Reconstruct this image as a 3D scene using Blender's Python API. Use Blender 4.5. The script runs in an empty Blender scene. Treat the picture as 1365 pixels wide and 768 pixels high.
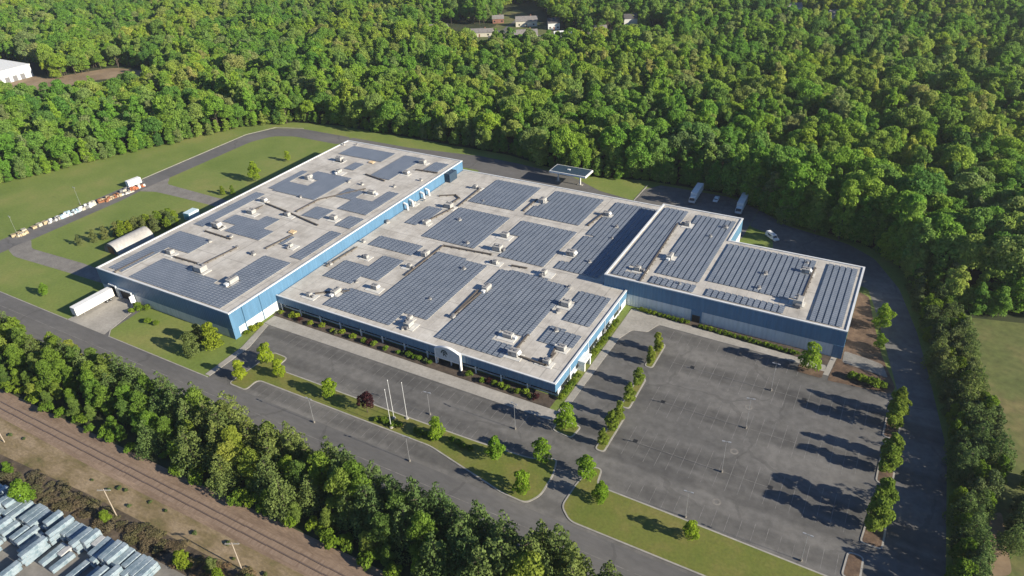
import bpy, bmesh, math, random
import numpy as np
from mathutils import Vector, Matrix
from mathutils.geometry import tessellate_polygon
rnd = random.Random(7)
scene = bpy.context.scene
COL = scene.collection
R = math.radians

# ------------------------------------------------------------------ helpers
ONES = 'zeroth first second third fourth fifth sixth seventh eighth ninth tenth eleventh twelfth thirteenth fourteenth fifteenth sixteenth seventeenth eighteenth nineteenth'.split()
TENS = {2: ('twenty', 'twentieth'), 3: ('thirty', 'thirtieth'), 4: ('forty', 'fortieth'), 5: ('fifty', 'fiftieth'), 6: ('sixty', 'sixtieth'),
        7: ('seventy', 'seventieth'), 8: ('eighty', 'eightieth'), 9: ('ninety', 'ninetieth')}
def nth(n):
    if n < 20: return ONES[n]
    if n > 99: return 'hundred and ' + nth(n - 100)
    a, b = divmod(n, 10)
    return TENS[a][1] if b == 0 else TENS[a][0] + '-' + ONES[b]

def tag(o, label=None, cat=None, group=None, kind=None):
    if label: o['label'] = label
    if cat: o['category'] = cat
    if group: o['group'] = group
    if kind: o['kind'] = kind
    return o

def thing(name, label, cat, loc=(0, 0, 0), rz=0, group=None):
    o = bpy.data.objects.new(name, None)
    COL.objects.link(o)
    o.location = loc
    o.rotation_euler = (0, 0, rz)
    o.empty_display_size = .5
    return tag(o, label, cat, group)

class MB:
    """collects shapes that become one mesh"""
    def __init__(s): s.v = []; s.f = []; s.m = []
    def add(s, vs, fs, mi=0):
        b = len(s.v)
        s.v += [tuple(map(float, p)) for p in vs]
        s.f += [tuple(b + i for i in f) for f in fs]
        s.m += [mi] * len(fs)
        return s
    def box(s, x0, x1, y0, y1, z0, z1, mi=0, taper=0):
        t = taper
        vs = [(x0, y0, z0), (x1, y0, z0), (x1, y1, z0), (x0, y1, z0), (x0 + t, y0 + t, z1), (x1 - t, y0 + t, z1), (x1 - t, y1 - t, z1), (x0 + t, y1 - t, z1)]
        return s.add(vs, [(3, 2, 1, 0), (4, 5, 6, 7), (0, 1, 5, 4), (1, 2, 6, 5), (2, 3, 7, 6), (3, 0, 4, 7)], mi)
    def cbox(s, c, d, rz=0, mi=0, bev=0):
        """box by centre of its base and size, turned; bev chamfers the vertical and top edges"""
        cx, cy, cz = c; hx, hy = d[0] / 2, d[1] / 2
        ca, sa = math.cos(rz), math.sin(rz)
        def T(x, y, z): return (cx + x * ca - y * sa, cy + x * sa + y * ca, cz + z)
        if bev:
            b = bev
            def ring(i, z):
                X, Y = hx - i, hy - i
                return [T(-X + b, -Y, z), T(X - b, -Y, z), T(X, -Y + b, z), T(X, Y - b, z), T(X - b, Y, z), T(-X + b, Y, z), T(-X, Y - b, z), T(-X, -Y + b, z)]
            vs = ring(0, 0) + ring(0, d[2] - b) + ring(b * .9, d[2])
            fs = [tuple(range(7, -1, -1)), tuple(range(16, 24))]
            for k in (0, 8):
                fs += [(k + i, k + (i + 1) % 8, k + 8 + (i + 1) % 8, k + 8 + i) for i in range(8)]
            return s.add(vs, fs, mi)
        vs = [T(-hx, -hy, 0), T(hx, -hy, 0), T(hx, hy, 0), T(-hx, hy, 0), T(-hx, -hy, d[2]), T(hx, -hy, d[2]), T(hx, hy, d[2]), T(-hx, hy, d[2])]
        return s.add(vs, [(3, 2, 1, 0), (4, 5, 6, 7), (0, 1, 5, 4), (1, 2, 6, 5), (2, 3, 7, 6), (3, 0, 4, 7)], mi)
    def sheet(s, poly, z, mi=0):
        if area(poly) < 0: poly = poly[::-1]
        tri = tessellate_polygon([[Vector((p[0], p[1], 0)) for p in poly]])
        fs = []
        for t in tri:
            a, b, c = (poly[i] for i in t)
            fs.append(t if (b[0]-a[0])*(c[1]-a[1])-(b[1]-a[1])*(c[0]-a[0]) > 0 else t[::-1])
        return s.add([(p[0], p[1], z) for p in poly], fs, mi)
    def prism(s, poly, z0, z1, mi=0):
        if area(poly) < 0: poly = poly[::-1]
        s.sheet(poly, z1, mi)
        n = len(poly)
        return s.add([(p[0], p[1], z0) for p in poly] + [(p[0], p[1], z1) for p in poly], [(i, (i + 1) % n, n + (i + 1) % n, n + i) for i in range(n)], mi)
    def tube(s, a, b, r0, r1=None, n=8, mi=0, cap=True):
        r1 = r0 if r1 is None else r1
        a, b = Vector(a), Vector(b)
        d = (b - a).normalized()
        u = d.cross(Vector((0, 0, 1)) if abs(d.z) < .9 else Vector((1, 0, 0))).normalized()
        w = d.cross(u)
        vs = []
        for p, r in ((a, r0), (b, r1)):
            vs += [tuple(p + u * r * math.cos(t) + w * r * math.sin(t)) for t in (2 * math.pi * i / n for i in range(n))]
        fs = [(i, i + n, (i + 1) % n + n, (i + 1) % n) for i in range(n)]
        if cap: fs += [tuple(range(n)), tuple(range(2 * n - 1, n - 1, -1))]
        return s.add(vs, fs, mi)
    def build(s, name, mats, parent=None, smooth=False, loc=None):
        me = bpy.data.meshes.new(name)
        me.from_pydata(s.v, [], s.f)
        for m in (mats if isinstance(mats, (list, tuple)) else [mats]): me.materials.append(m)
        if any(s.m): me.polygons.foreach_set('material_index', s.m)
        if smooth: me.polygons.foreach_set('use_smooth', [True] * len(s.f))
        me.update()
        o = bpy.data.objects.new(name, me)
        COL.objects.link(o)
        if parent: o.parent = parent
        if loc: o.location = loc
        return o

def area(p): return sum(p[i][0] * p[(i + 1) % len(p)][1] - p[(i + 1) % len(p)][0] * p[i][1] for i in range(len(p))) / 2
def rounded(poly, r, n=5):
    """polygon with its corners rounded off"""
    out = []
    N = len(poly)
    for i in range(N):
        p0, p, p1 = (Vector(poly[(i + k) % N]) for k in (-1, 0, 1))
        a, b = p0 - p, p1 - p
        rr = min(r, a.length * .49, b.length * .49)
        s, e = p + a.normalized() * rr, p + b.normalized() * rr
        for k in range(n + 1):
            t = k / n
            q = s * (1 - t) ** 2 + p * 2 * t * (1 - t) + e * t * t
            out.append((q.x, q.y))
    return out
def inset(poly, d):
    if area(poly) < 0: poly = poly[::-1]
    out = []
    N = len(poly)
    for i in range(N):
        p0, p, p1 = (Vector(poly[(i + k) % N]) for k in (-1, 0, 1))
        if (p - p0).length < 1e-4 or (p1 - p).length < 1e-4: continue
        a, b = (p - p0).normalized(), (p1 - p).normalized()
        na, nb = Vector((-a.y, a.x)), Vector((-b.y, b.x))
        k = na + nb
        if k.length < 1e-3: continue
        k.normalize()
        q = p + k * min(d / max(k.dot(na), .4), d * 2)
        out.append((q.x, q.y))
    return out
def inside(x, y, poly):
    c = False
    j = len(poly) - 1
    for i in range(len(poly)):
        xi, yi = poly[i]; xj, yj = poly[j]
        if (yi > y) != (yj > y) and x < (xj - xi) * (y - yi) / (yj - yi) + xi: c = not c
        j = i
    return c
def children(o): return [c for c in COL.objects if c.parent == o]
def copy_thing(root, parts, loc, rz=0, scale=1.0, label=None, group=None):
    r = root.copy(); COL.objects.link(r)
    r.location = loc; r.rotation_euler = (0, 0, rz)
    r.scale = scale if isinstance(scale, tuple) else (scale,) * 3
    for p in parts:
        c = p.copy(); COL.objects.link(c); c.parent = r
    if label: r['label'] = label
    if group: r['group'] = group
    return r

# ------------------------------------------------------------------ materials
def lin(c):
    """sRGB 0-255 to linear"""
    return tuple(((v / 255) / 12.92 if v / 255 < .04045 else ((v / 255 + .055) / 1.055) ** 2.4) for v in c)
def mat(name, stops, scale=.2, detail=5, rough=.9, bump=0, metal=0, spec=.3, scale2=None, stops2=None, mix2=.5, coords='Object', stretch=None, coat=0):
    """procedural material: a noise through a colour ramp, a second finer noise multiplied over it, optional bump"""
    m = bpy.data.materials.new(name); m.use_nodes = True
    nt = m.node_tree; N, L = nt.nodes, nt.links
    b = N['Principled BSDF']
    b.inputs['Roughness'].default_value = rough
    b.inputs['Metallic'].default_value = metal
    b.inputs['Specular IOR Level'].default_value = spec
    b.inputs['Coat Weight'].default_value = coat
    tc = N.new('ShaderNodeTexCoord')
    vec = tc.outputs[coords]
    if stretch:
        mp = N.new('ShaderNodeMapping'); mp.inputs['Scale'].default_value = stretch
        L.new(vec, mp.inputs['Vector']); vec = mp.outputs['Vector']
    def noise(sc, st, det):
        n = N.new('ShaderNodeTexNoise'); n.inputs['Scale'].default_value = sc; n.inputs['Detail'].default_value = det; n.inputs['Roughness'].default_value = .62
        L.new(vec, n.inputs['Vector'])
        r = N.new('ShaderNodeValToRGB')
        el = r.color_ramp.elements
        while len(el) < len(st): el.new(.5)
        for e, (p, c) in zip(el, st): e.position = p; e.color = (*c, 1)
        L.new(n.outputs['Fac'], r.inputs['Fac'])
        return n, r
    n1, r1 = noise(scale, stops, detail)
    out = r1.outputs['Color']; nb = n1
    if scale2:
        n2, r2 = noise(scale2, stops2 or [(.3, (.72,) * 3), (.7, (1.2,) * 3)], 4)
        mx = N.new('ShaderNodeMix'); mx.data_type = 'RGBA'; mx.blend_type = 'MULTIPLY'; mx.inputs['Factor'].default_value = mix2
        L.new(out, mx.inputs['A']); L.new(r2.outputs['Color'], mx.inputs['B']); out = mx.outputs['Result']; nb = n2
    L.new(out, b.inputs['Base Color'])
    if bump:
        bp = N.new('ShaderNodeBump'); bp.inputs['Strength'].default_value = bump; bp.inputs['Distance'].default_value = .1
        L.new(nb.outputs['Fac'], bp.inputs['Height']); L.new(bp.outputs['Normal'], b.inputs['Normal'])
    return m
def flat(name, c, rough=.7, metal=0, var=.12, scale=1.2, spec=.3):
    lo = tuple(v * (1 - var) for v in c); hi = tuple(min(1, v * (1 + var)) for v in c)
    return mat(name, [(.3, lo), (.7, hi)], scale, 3, rough, metal=metal, spec=spec)

M = {}
M['floor'] = mat('forest_floor', [(.3, (.022, .03, .011)), (.55, (.04, .05, .018)), (.75, (.07, .062, .03))], .08, 6, scale2=1.4)
M['lawn'] = mat('lawn_grass', [(.3, (.115, .165, .03)), (.5, (.15, .195, .042)), (.74, (.215, .215, .065))], .045, 6, scale2=1.1, mix2=.55, bump=.4)
M['drygrass'] = mat('worn_grass', [(.28, (.105, .14, .022)), (.5, (.135, .15, .03)), (.76, (.2, .165, .055))], .11, 6, scale2=1.6, mix2=.6, bump=.4)
M['meadow'] = mat('meadow_grass', [(.3, (.075, .105, .026)), (.48, (.115, .13, .04)), (.6, (.17, .145, .06)), (.75, (.23, .165, .085))], .05, 10, scale2=.45, mix2=1, bump=.6)
M['asphalt'] = mat('asphalt', [(.28, (.095, .093, .088)), (.5, (.136, .131, .122)), (.72, (.19, .182, .166))], .035, 9, scale2=.45, mix2=.75, stops2=[(.3, (.68,) * 3), (.7, (1.2,) * 3)])
M['road'] = mat('road_asphalt', [(.3, (.098, .096, .094)), (.55, (.128, .124, .119)), (.75, (.162, .155, .144))], .06, 8, scale2=.8, mix2=.5, stretch=(.35, 1, 1))
M['gravel'] = mat('gravel', [(.3, (.15, .14, .125)), (.7, (.24, .225, .2))], .25, 7, scale2=2, mix2=.6)
M['concrete'] = mat('concrete', [(.3, (.26, .245, .215)), (.55, (.33, .31, .275)), (.75, (.4, .375, .33))], .16, 7, scale2=1.2, mix2=.5)
M['kerb'] = mat('kerb_concrete', [(.3, (.25, .24, .21)), (.7, (.37, .35, .31))], .5, 5)
M['paint'] = mat('worn_paint', [(.38, (.125, .121, .113)), (.66, (.24, .232, .217))], .6, 5)
M['mulch'] = mat('mulch', [(.3, (.075, .05, .035)), (.55, (.13, .085, .055)), (.75, (.2, .14, .09))], .5, 6, scale2=2.5, mix2=.7, bump=.5)
M['soil'] = mat('bed_soil', [(.3, (.05, .04, .032)), (.7, (.11, .085, .065))], .6, 6, scale2=2.5)
M['ballast'] = mat('ballast', [(.3, (.145, .1, .07)), (.5, (.21, .15, .105)), (.72, (.29, .212, .15))], .35, 7, scale2=3, mix2=.8, stretch=(.25, 1, 1), bump=.7)
M['bank'] = mat('dry_bank', [(.3, (.1, .098, .032)), (.45, (.18, .138, .07)), (.58, (.25, .19, .115)), (.72, (.32, .25, .165))], .22, 9, scale2=1.9, mix2=1, stretch=(.5, 1, 1), bump=.7)
M['scrub'] = mat('scrub_ground', [(.3, (.045, .036, .024)), (.55, (.1, .078, .055)), (.75, (.15, .115, .085))], .25, 8, scale2=1.5, mix2=.9, bump=.8)
M['yard'] = mat('yard_concrete', [(.3, (.15, .14, .125)), (.7, (.235, .22, .195))], .15, 7, scale2=1)
M['dirt'] = mat('bare_dirt', [(.3, (.17, .12, .07)), (.7, (.3, .22, .14))], .08, 7, scale2=.7)
M['roof'] = mat('roof_membrane', [(.25, (.31, .288, .255)), (.48, (.46, .433, .387)), (.75, (.57, .545, .495))], .12, 9, scale2=.5, mix2=.55, stops2=[(.3, (.7, .69, .68)), (.7, (1.12, 1.12, 1.1))])
M['coping'] = flat('coping_metal', (.6, .61, .6), .45, var=.08, scale=.3)
M['pad'] = flat('roof_pad', (.55, .54, .5), .8)
M['white'] = flat('white_paint', (.7, .7, .67), .55, var=.09, scale=.7)
M['unit'] = flat('unit_metal', (.36, .35, .325), .55, var=.12, scale=.9)
M['unit_dark'] = flat('unit_dark_metal', (.16, .16, .165), .6)
M['dark'] = flat('dark_opening', (.02, .021, .023), .6)
M['grey'] = flat('grey_metal', (.33, .34, .35), .45, metal=.3)
M['pipe'] = flat('weathered_pipe', (.11, .095, .08), .8)
M['rust'] = flat('rusty_metal', (.23, .1, .05), .85, var=.3)
M['tan'] = flat('tan_metal', (.4, .31, .2), .8, var=.2)
M['orange'] = flat('orange_paint', (.42, .13, .06), .6, var=.25)
M['rail'] = flat('rail_steel', (.16, .12, .1), .5, metal=.3, scale=.3)
M['wood'] = flat('grey_wood', (.33, .28, .22), .85, var=.2)
M['bark'] = flat('bark', (.085, .068, .05), .95, var=.3, scale=2)
M['rubber'] = flat('rubber', (.02, .02, .021), .8)
M['darkblue'] = flat('dark_blue_metal', (.03, .055, .085), .5)
M['brick'] = flat('red_brick', (.24, .12, .085), .85, var=.2, scale=.6)
M['shingle'] = flat('roof_shingle', (.2, .185, .175), .9, var=.2, scale=.7)
M['shingle_dark'] = flat('dark_shingle', (.09, .085, .085), .9, var=.2, scale=.7)
M['cream'] = flat('cream_siding', (.6, .56, .46), .7, var=.06)

def worn(m, cracks=.035, crack_dark=.62, bands=None, seams=None):
    """adds wear to a paving or roof material: sealed cracks, oily bands along the bays, membrane seams"""
    nt = m.node_tree; N, L = nt.nodes, nt.links
    b = N['Principled BSDF']; src = b.inputs['Base Color'].links[0].from_socket
    tc = N.new('ShaderNodeTexCoord'); vec = tc.outputs['Object']
    def math_(op, a, v=None, w=None):
        n = N.new('ShaderNodeMath'); n.operation = op
        for i, q in enumerate((a, v, w)):
            if q is None: continue
            if isinstance(q, (int, float)): n.inputs[i].default_value = q
            else: L.new(q, n.inputs[i])
        return n.outputs[0]
    nz = N.new('ShaderNodeTexNoise'); nz.inputs['Scale'].default_value = .12; nz.inputs['Detail'].default_value = 6; L.new(vec, nz.inputs['Vector'])
    fac = None
    if cracks:
        mv = N.new('ShaderNodeVectorMath'); mv.operation = 'MULTIPLY_ADD'; mv.inputs[1].default_value = (9, 9, 0)
        L.new(nz.outputs['Color'], mv.inputs[0]); L.new(vec, mv.inputs[2])
        v = N.new('ShaderNodeTexVoronoi'); v.feature = 'DISTANCE_TO_EDGE'; v.inputs['Scale'].default_value = cracks; L.new(mv.outputs[0], v.inputs['Vector'])
        c = math_('LESS_THAN', v.outputs['Distance'], .0085)
        fac = math_('MULTIPLY', c, 1 - crack_dark)
    sx = N.new('ShaderNodeSeparateXYZ'); L.new(vec, sx.inputs[0])
    for yc, hw, k in bands or ():
        d = math_('ABSOLUTE', math_('SUBTRACT', sx.outputs['Y'], yc))
        t = math_('SUBTRACT', 1, math_('DIVIDE', d, hw)); t = math_('MAXIMUM', t, 0)
        t = math_('MINIMUM', math_('MULTIPLY', t, 2.2), 1)
        t = math_('MULTIPLY', t, math_('MULTIPLY', nz.outputs['Fac'], k * 2))
        fac = t if fac is None else math_('MAXIMUM', fac, t)
    for ax, pitch, wd, k in seams or ():
        t = math_('MULTIPLY', math_('LESS_THAN', math_('MODULO', math_('ADD', sx.outputs[ax], 5000), pitch), wd), k)
        fac = t if fac is None else math_('MAXIMUM', fac, t)
    mx = N.new('ShaderNodeMix'); mx.data_type = 'RGBA'; mx.inputs['B'].default_value = (.018, .018, .018, 1)
    L.new(fac, mx.inputs['Factor']); L.new(src, mx.inputs['A']); L.new(mx.outputs['Result'], b.inputs['Base Color'])
worn(M['asphalt'], .03, .8, [(122.4, 3.6, .34), (139.2, 3.6, .34), (156.2, 3.6, .34), (108.5, 2.6, .25), (116.6, 2.4, .28), (95.6, 2.2, .25), (168, 2.6, .25)])
worn(M['road'], .022, .8)
worn(M['roof'], 0, 1, None, [('X', 3.05, .16, .2), ('Y', 15.2, .3, .3), ('X', 24.4, .35, .28)])

def ribbed(name, c0, c1, pitch=.9, rough=.5, bump=.5):
    """painted metal wall cladding: upright ribs and a slow change of fade"""
    m = mat(name, [(.3, c0), (.7, c1)], .09, 5, rough, spec=.4, scale2=1.1, mix2=.5, stops2=[(.32, (.74,) * 3), (.62, (1.1,) * 3)], stretch=(1, 1, .1))
    nt = m.node_tree; N, L = nt.nodes, nt.links
    g = N.new('ShaderNodeTexCoord')
    sx = N.new('ShaderNodeSeparateXYZ'); L.new(g.outputs['Object'], sx.inputs[0])
    ad = N.new('ShaderNodeMath'); ad.operation = 'ADD'; L.new(sx.outputs['X'], ad.inputs[0]); L.new(sx.outputs['Y'], ad.inputs[1])
    mu = N.new('ShaderNodeMath'); mu.operation = 'MULTIPLY'; mu.inputs[1].default_value = 2 * math.pi / pitch; L.new(ad.outputs[0], mu.inputs[0])
    si = N.new('ShaderNodeMath'); si.operation = 'SINE'; L.new(mu.outputs[0], si.inputs[0])
    bp = N.new('ShaderNodeBump'); bp.inputs['Strength'].default_value = bump; bp.inputs['Distance'].default_value = .06
    L.new(si.outputs[0], bp.inputs['Height']); L.new(bp.outputs['Normal'], N['Principled BSDF'].inputs['Normal'])
    return m
M['blue'] = ribbed('blue_cladding', (.072, .168, .272), (.095, .2, .312))
M['pale'] = ribbed('white_cladding', (.52, .56, .58), (.6, .63, .64))
M['quonset'] = ribbed('galvanised_sheet', (.3, .29, .27), (.42, .405, .38), .6, .5)
M['glass'] = flat('dark_glass', (.018, .022, .026), .12, var=.1, spec=.6)

def panel_material():
    """dark blue glass with thin pale module frames"""
    m = bpy.data.materials.new('solar_glass'); m.use_nodes = True
    nt = m.node_tree; N, L = nt.nodes, nt.links
    b = N['Principled BSDF']
    b.inputs['Roughness'].default_value = .32
    b.inputs['Specular IOR Level'].default_value = .5
    tc = N.new('ShaderNodeTexCoord'); sx = N.new('ShaderNodeSeparateXYZ'); L.new(tc.outputs['Object'], sx.inputs[0])
    md = N.new('ShaderNodeMath'); md.operation = 'MODULO'; md.inputs[1].default_value = 1.03
    ab = N.new('ShaderNodeMath'); ab.operation = 'ADD'; ab.inputs[1].default_value = 1030; L.new(sx.outputs['Y'], ab.inputs[0]); L.new(ab.outputs[0], md.inputs[0])
    lt = N.new('ShaderNodeMath'); lt.operation = 'LESS_THAN'; lt.inputs[1].default_value = .07; L.new(md.outputs[0], lt.inputs[0])
    n = N.new('ShaderNodeTexNoise'); n.inputs['Scale'].default_value = .25; n.inputs['Detail'].default_value = 6
    g = N.new('ShaderNodeNewGeometry'); L.new(g.outputs['Position'], n.inputs['Vector'])
    r = N.new('ShaderNodeValToRGB'); r.color_ramp.elements[0].position = .3; r.color_ramp.elements[1].position = .7
    r.color_ramp.elements[0].color = (.1, .12, .15, 1); r.color_ramp.elements[1].color = (.135, .157, .19, 1)
    L.new(n.outputs['Fac'], r.inputs['Fac'])
    mx = N.new('ShaderNodeMix'); mx.data_type = 'RGBA'; mx.inputs['B'].default_value = (.42, .44, .46, 1)
    L.new(lt.outputs[0], mx.inputs['Factor']); L.new(r.outputs['Color'], mx.inputs['A']); L.new(mx.outputs['Result'], b.inputs['Base Color'])
    return m
M['panel'] = panel_material()

def leaf_material(name, cols, trans=.3):
    """leaves: the colour varies from tree to tree (object random) and a little inside one crown"""
    m = bpy.data.materials.new(name); m.use_nodes = True
    nt = m.node_tree; N, L = nt.nodes, nt.links
    N.remove(N['Principled BSDF'])
    oi = N.new('ShaderNodeObjectInfo')
    r = N.new('ShaderNodeValToRGB'); el = r.color_ramp.elements
    while len(el) < len(cols): el.new(.5)
    for i, (e, c) in enumerate(zip(el, cols)): e.position = i / max(1, len(cols) - 1); e.color = (*c, 1)
    L.new(oi.outputs['Random'], r.inputs['Fac'])
    g = N.new('ShaderNodeNewGeometry')
    n = N.new('ShaderNodeTexNoise'); n.inputs['Scale'].default_value = .55; n.inputs['Detail'].default_value = 4
    L.new(g.outputs['Position'], n.inputs['Vector'])
    r2 = N.new('ShaderNodeValToRGB'); r2.color_ramp.elements[0].position = .3; r2.color_ramp.elements[1].position = .7
    r2.color_ramp.elements[0].color = (.66, .7, .66, 1); r2.color_ramp.elements[1].color = (1.25, 1.2, 1.15, 1)
    L.new(n.outputs['Fac'], r2.inputs['Fac'])
    n3 = N.new('ShaderNodeTexNoise'); n3.inputs['Scale'].default_value = .016; n3.inputs['Detail'].default_value = 3; L.new(g.outputs['Position'], n3.inputs['Vector'])
    r3 = N.new('ShaderNodeValToRGB'); e3 = r3.color_ramp.elements; e3.new(.5)
    for e, (p, c) in zip(e3, [(.34, (.74, .88, .9)), (.5, (1, 1, 1)), (.66, (1.28, 1.1, .95))]): e.position = p; e.color = (*c, 1)
    L.new(n3.outputs['Fac'], r3.inputs['Fac'])
    m0 = N.new('ShaderNodeMix'); m0.data_type = 'RGBA'; m0.blend_type = 'MULTIPLY'; m0.inputs['Factor'].default_value = 1
    L.new(r.outputs['Color'], m0.inputs['A']); L.new(r3.outputs['Color'], m0.inputs['B'])
    mx = N.new('ShaderNodeMix'); mx.data_type = 'RGBA'; mx.blend_type = 'MULTIPLY'; mx.inputs['Factor'].default_value = 1
    L.new(m0.outputs['Result'], mx.inputs['A']); L.new(r2.outputs['Color'], mx.inputs['B'])
    d = N.new('ShaderNodeBsdfDiffuse'); t = N.new('ShaderNodeBsdfTranslucent')
    L.new(mx.outputs['Result'], d.inputs['Color']); L.new(mx.outputs['Result'], t.inputs['Color'])
    ms = N.new('ShaderNodeMixShader'); ms.inputs[0].default_value = trans
    L.new(d.outputs[0], ms.inputs[1]); L.new(t.outputs[0], ms.inputs[2]); L.new(ms.outputs[0], N['Material Output'].inputs['Surface'])
    return m
LEAF = leaf_material('woodland_leaves', [(0.184, 0.329, 0.0484), (0.269, 0.426, 0.0633), (0.157, 0.312, 0.0558), (0.37, 0.442, 0.111), (0.204, 0.377, 0.0558), (0.306, 0.348, 0.14), (0.221, 0.407, 0.0595), (0.125, 0.245, 0.067), (0.313, 0.452, 0.0558), (0.241, 0.358, 0.093), (0.177, 0.339, 0.0521)], .5)
LEAFB = leaf_material('bright_leaves', [(0.247, 0.377, 0.0362), (0.215, 0.351, 0.0406), (0.28, 0.39, 0.0362), (0.221, 0.345, 0.0435)], .5)
LEAFO = leaf_material('olive_leaves', [(0.224, 0.299, 0.0479), (0.261, 0.322, 0.0559), (0.202, 0.284, 0.0479)], .5)
LEAFP = leaf_material('pine_needles', [(0.127, 0.182, 0.055), (0.154, 0.209, 0.065), (0.11, 0.165, 0.055), (0.165, 0.22, 0.06)], .3)
LEAFM = leaf_material('mixed_leaves', [(0.146, 0.243, 0.0435), (0.204, 0.308, 0.0435), (0.262, 0.329, 0.0725), (0.124, 0.208, 0.0522), (0.226, 0.329, 0.0493)], .5)
LEAFR = leaf_material('plum_leaves', [(.045, .018, .022), (.055, .022, .026)], .25)
LEAFS = leaf_material('shrub_leaves', [(.16, .25, .028), (.12, .2, .028), (.19, .265, .03), (.135, .215, .03)], .35)
LEAFG = leaf_material('grey_scrub_leaves', [(.1, .145, .05), (.13, .165, .065), (.085, .125, .045)], .25)

# ------------------------------------------------------------------ ground and paving (the setting)
def struct(name, mb, m): 
    o = mb.build(name, m); o['kind'] = 'structure'; return o
def sheet(name, poly, z, m, r=0):
    return struct(name, MB().sheet(rounded(poly, r) if r else poly, z), m)
def slab(name, poly, z, m, r=0):
    return struct(name, MB().prism(rounded(poly, r) if r else poly, -.05, z), m)
def island(name, poly, m, r=1.5):
    p = rounded(poly, r)
    slab('kerb', p, .14, M['kerb'])
    q = inset(p, .38)
    return struct(name, MB().sheet(q, .155), m)

sheet('ground', [(-3500, -300), (3000, -300), (3000, 4500), (-3500, 4500)], -.03, M['floor'])
sheet('lawn', [(-420, 81), (-156.2, 81), (-156.2, 92), (30, 92), (30, 215), (20, 228), (10, 238), (-3, 249), (-30, 257), (-55, 271), (-90, 271), (-121, 264), (-160, 273), (-266, 274), (-292, 268), (-318, 252), (-330, 221), (-346, 193), (-366, 148), (-400, 110)], 0, M['lawn'])
sheet('front_road', [(-420, 81.2), (60, 81.2), (60, 92.6), (-201, 92.6), (-203.8, 95), (-205, 109), (-222.5, 109), (-222.5, 92.6), (-420, 92.6)], .016, M['road'])
sheet('parking_lot', [(-156.3, 92.6), (16, 92.6), (16, 159), (10.7, 174), (-53, 174), (-60.2, 166), (-60.4, 123.2), (-161, 123.2), (-158.5, 108)], .02, M['asphalt'])
sheet('side_road', [(16, 92.6), (26.9, 92.6), (26.9, 115), (25.8, 152), (21, 178), (16.5, 200), (10, 223), (1, 240), (-8, 247), (-30, 252.5), (-42.3, 262), (-42.3, 246.5), (-35, 244), (-31.5, 237), (-30, 222), (-1, 220), (1.4, 219), (4, 210), (10.7, 183), (16, 161)], .024, M['asphalt'], 2)
sheet('truck_court', [(-89, 238), (-42.4, 236), (-42.4, 262), (-56, 268.6), (-84, 268.6), (-89, 262)], .022, M['asphalt'])
sheet('rear_yard', [(-163, 238), (-89, 238), (-89, 250), (-105, 253), (-122, 262), (-150, 265.5), (-171, 266.5), (-210, 262), (-246, 262), (-246, 251.5), (-163, 251.5)], .018, M['road'], 1.5)
sheet('perimeter_road', [(-302, 90), (-291, 90), (-291, 108), (-290.5, 120), (-290, 160), (-291.5, 176), (-291.5, 236), (-287, 247), (-276, 251.5), (-246, 251.5), (-246, 262), (-280, 262), (-295, 257), (-302, 243)], .02, M['road'], 3)
sheet('dock_drive', [(-291.5, 112), (-283, 109.6), (-254, 111.2), (-227.2, 112.3), (-227.2, 117.5), (-253, 118), (-283, 116.4), (-291, 121)], .024, M['gravel'], 2)
sheet('side_drive', [(-291.8, 170), (-284, 173), (-270, 173.5), (-255, 173.6), (-227.2, 174), (-227.2, 180), (-256, 180.2), (-286, 181), (-291.8, 187)], .024, M['gravel'], 2)
slab('dock_apron', [(-222.6, 92.4), (-203.4, 92.4), (-204.6, 96), (-208, 109.2), (-222.6, 109.2)], .03, M['concrete'], .6)
slab('front_sidewalk', [(-161.9, 119.2), (-64, 119.9), (-61.6, 120), (-61.6, 123.8), (-161.9, 123.8)], .12, M['concrete'], .4)
slab('entry_walk', [(-158.2, 93), (-156.4, 93), (-156.4, 108), (-160, 119.4), (-161.9, 119.4), (-158.6, 107)], .12, M['concrete'])
slab('side_sidewalk', [(-61.6, 120), (-59.9, 122), (-59.2, 160), (-57.4, 165.6), (-53, 166.6), (-51.2, 171.6), (-11, 170.9), (-4, 170), (-4, 172.9), (-51, 175.6), (-61.6, 176.4)], .12, M['concrete'], .7)
slab('corner_walk', [(-4.2, 168.6), (-2.9, 168.6), (-2, 177.6), (-3.4, 177.6)], .125, M['concrete'])
sheet('front_bed', [(-162.8, 123.9), (-63.9, 123.9), (-63.9, 128.6), (-162.8, 128.6)], .1, M['soil'])
sheet('side_bed', [(-63.7, 128), (-61.7, 128), (-61.7, 174), (-63.7, 174)], .1, M['lawn'])
sheet('rear_bed', [(-51, 175.7), (-2, 173.2), (-2, 177.8), (-60, 177.8)], .1, M['soil'])
sheet('mulch_bed', [(-10.6, 167), (-4.2, 166.8), (-4.2, 170.6), (-10.6, 170.8)], .11, M['mulch'], .8)
sheet('end_bed', [(-2.8, 166.6), (12.6, 168.2), (13.2, 171.4), (8.8, 184), (4.8, 201), (2.2, 214), (-.9, 216), (-.9, 177.8), (-1.9, 177.6)], .06, M['mulch'], .8)
sheet('end_patch', [(-.4, 176.4), (11.2, 174.6), (9.4, 180), (6, 181), (-.6, 182)], .075, M['gravel'], .8)
island('median', [(-149, 93), (-142, 93), (-142.3, 97.8), (-84, 98.4), (-61, 93.6), (-54.6, 93.4), (-52.6, 97), (-52.8, 104), (-54.2, 109), (-60, 106.2), (-74, 105.2), (-94, 104.7), (-128, 104.4), (-141.8, 104.2), (-141.8, 109.4), (-148, 109.6), (-148.2, 103)], M['drygrass'], 1.6)
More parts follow.
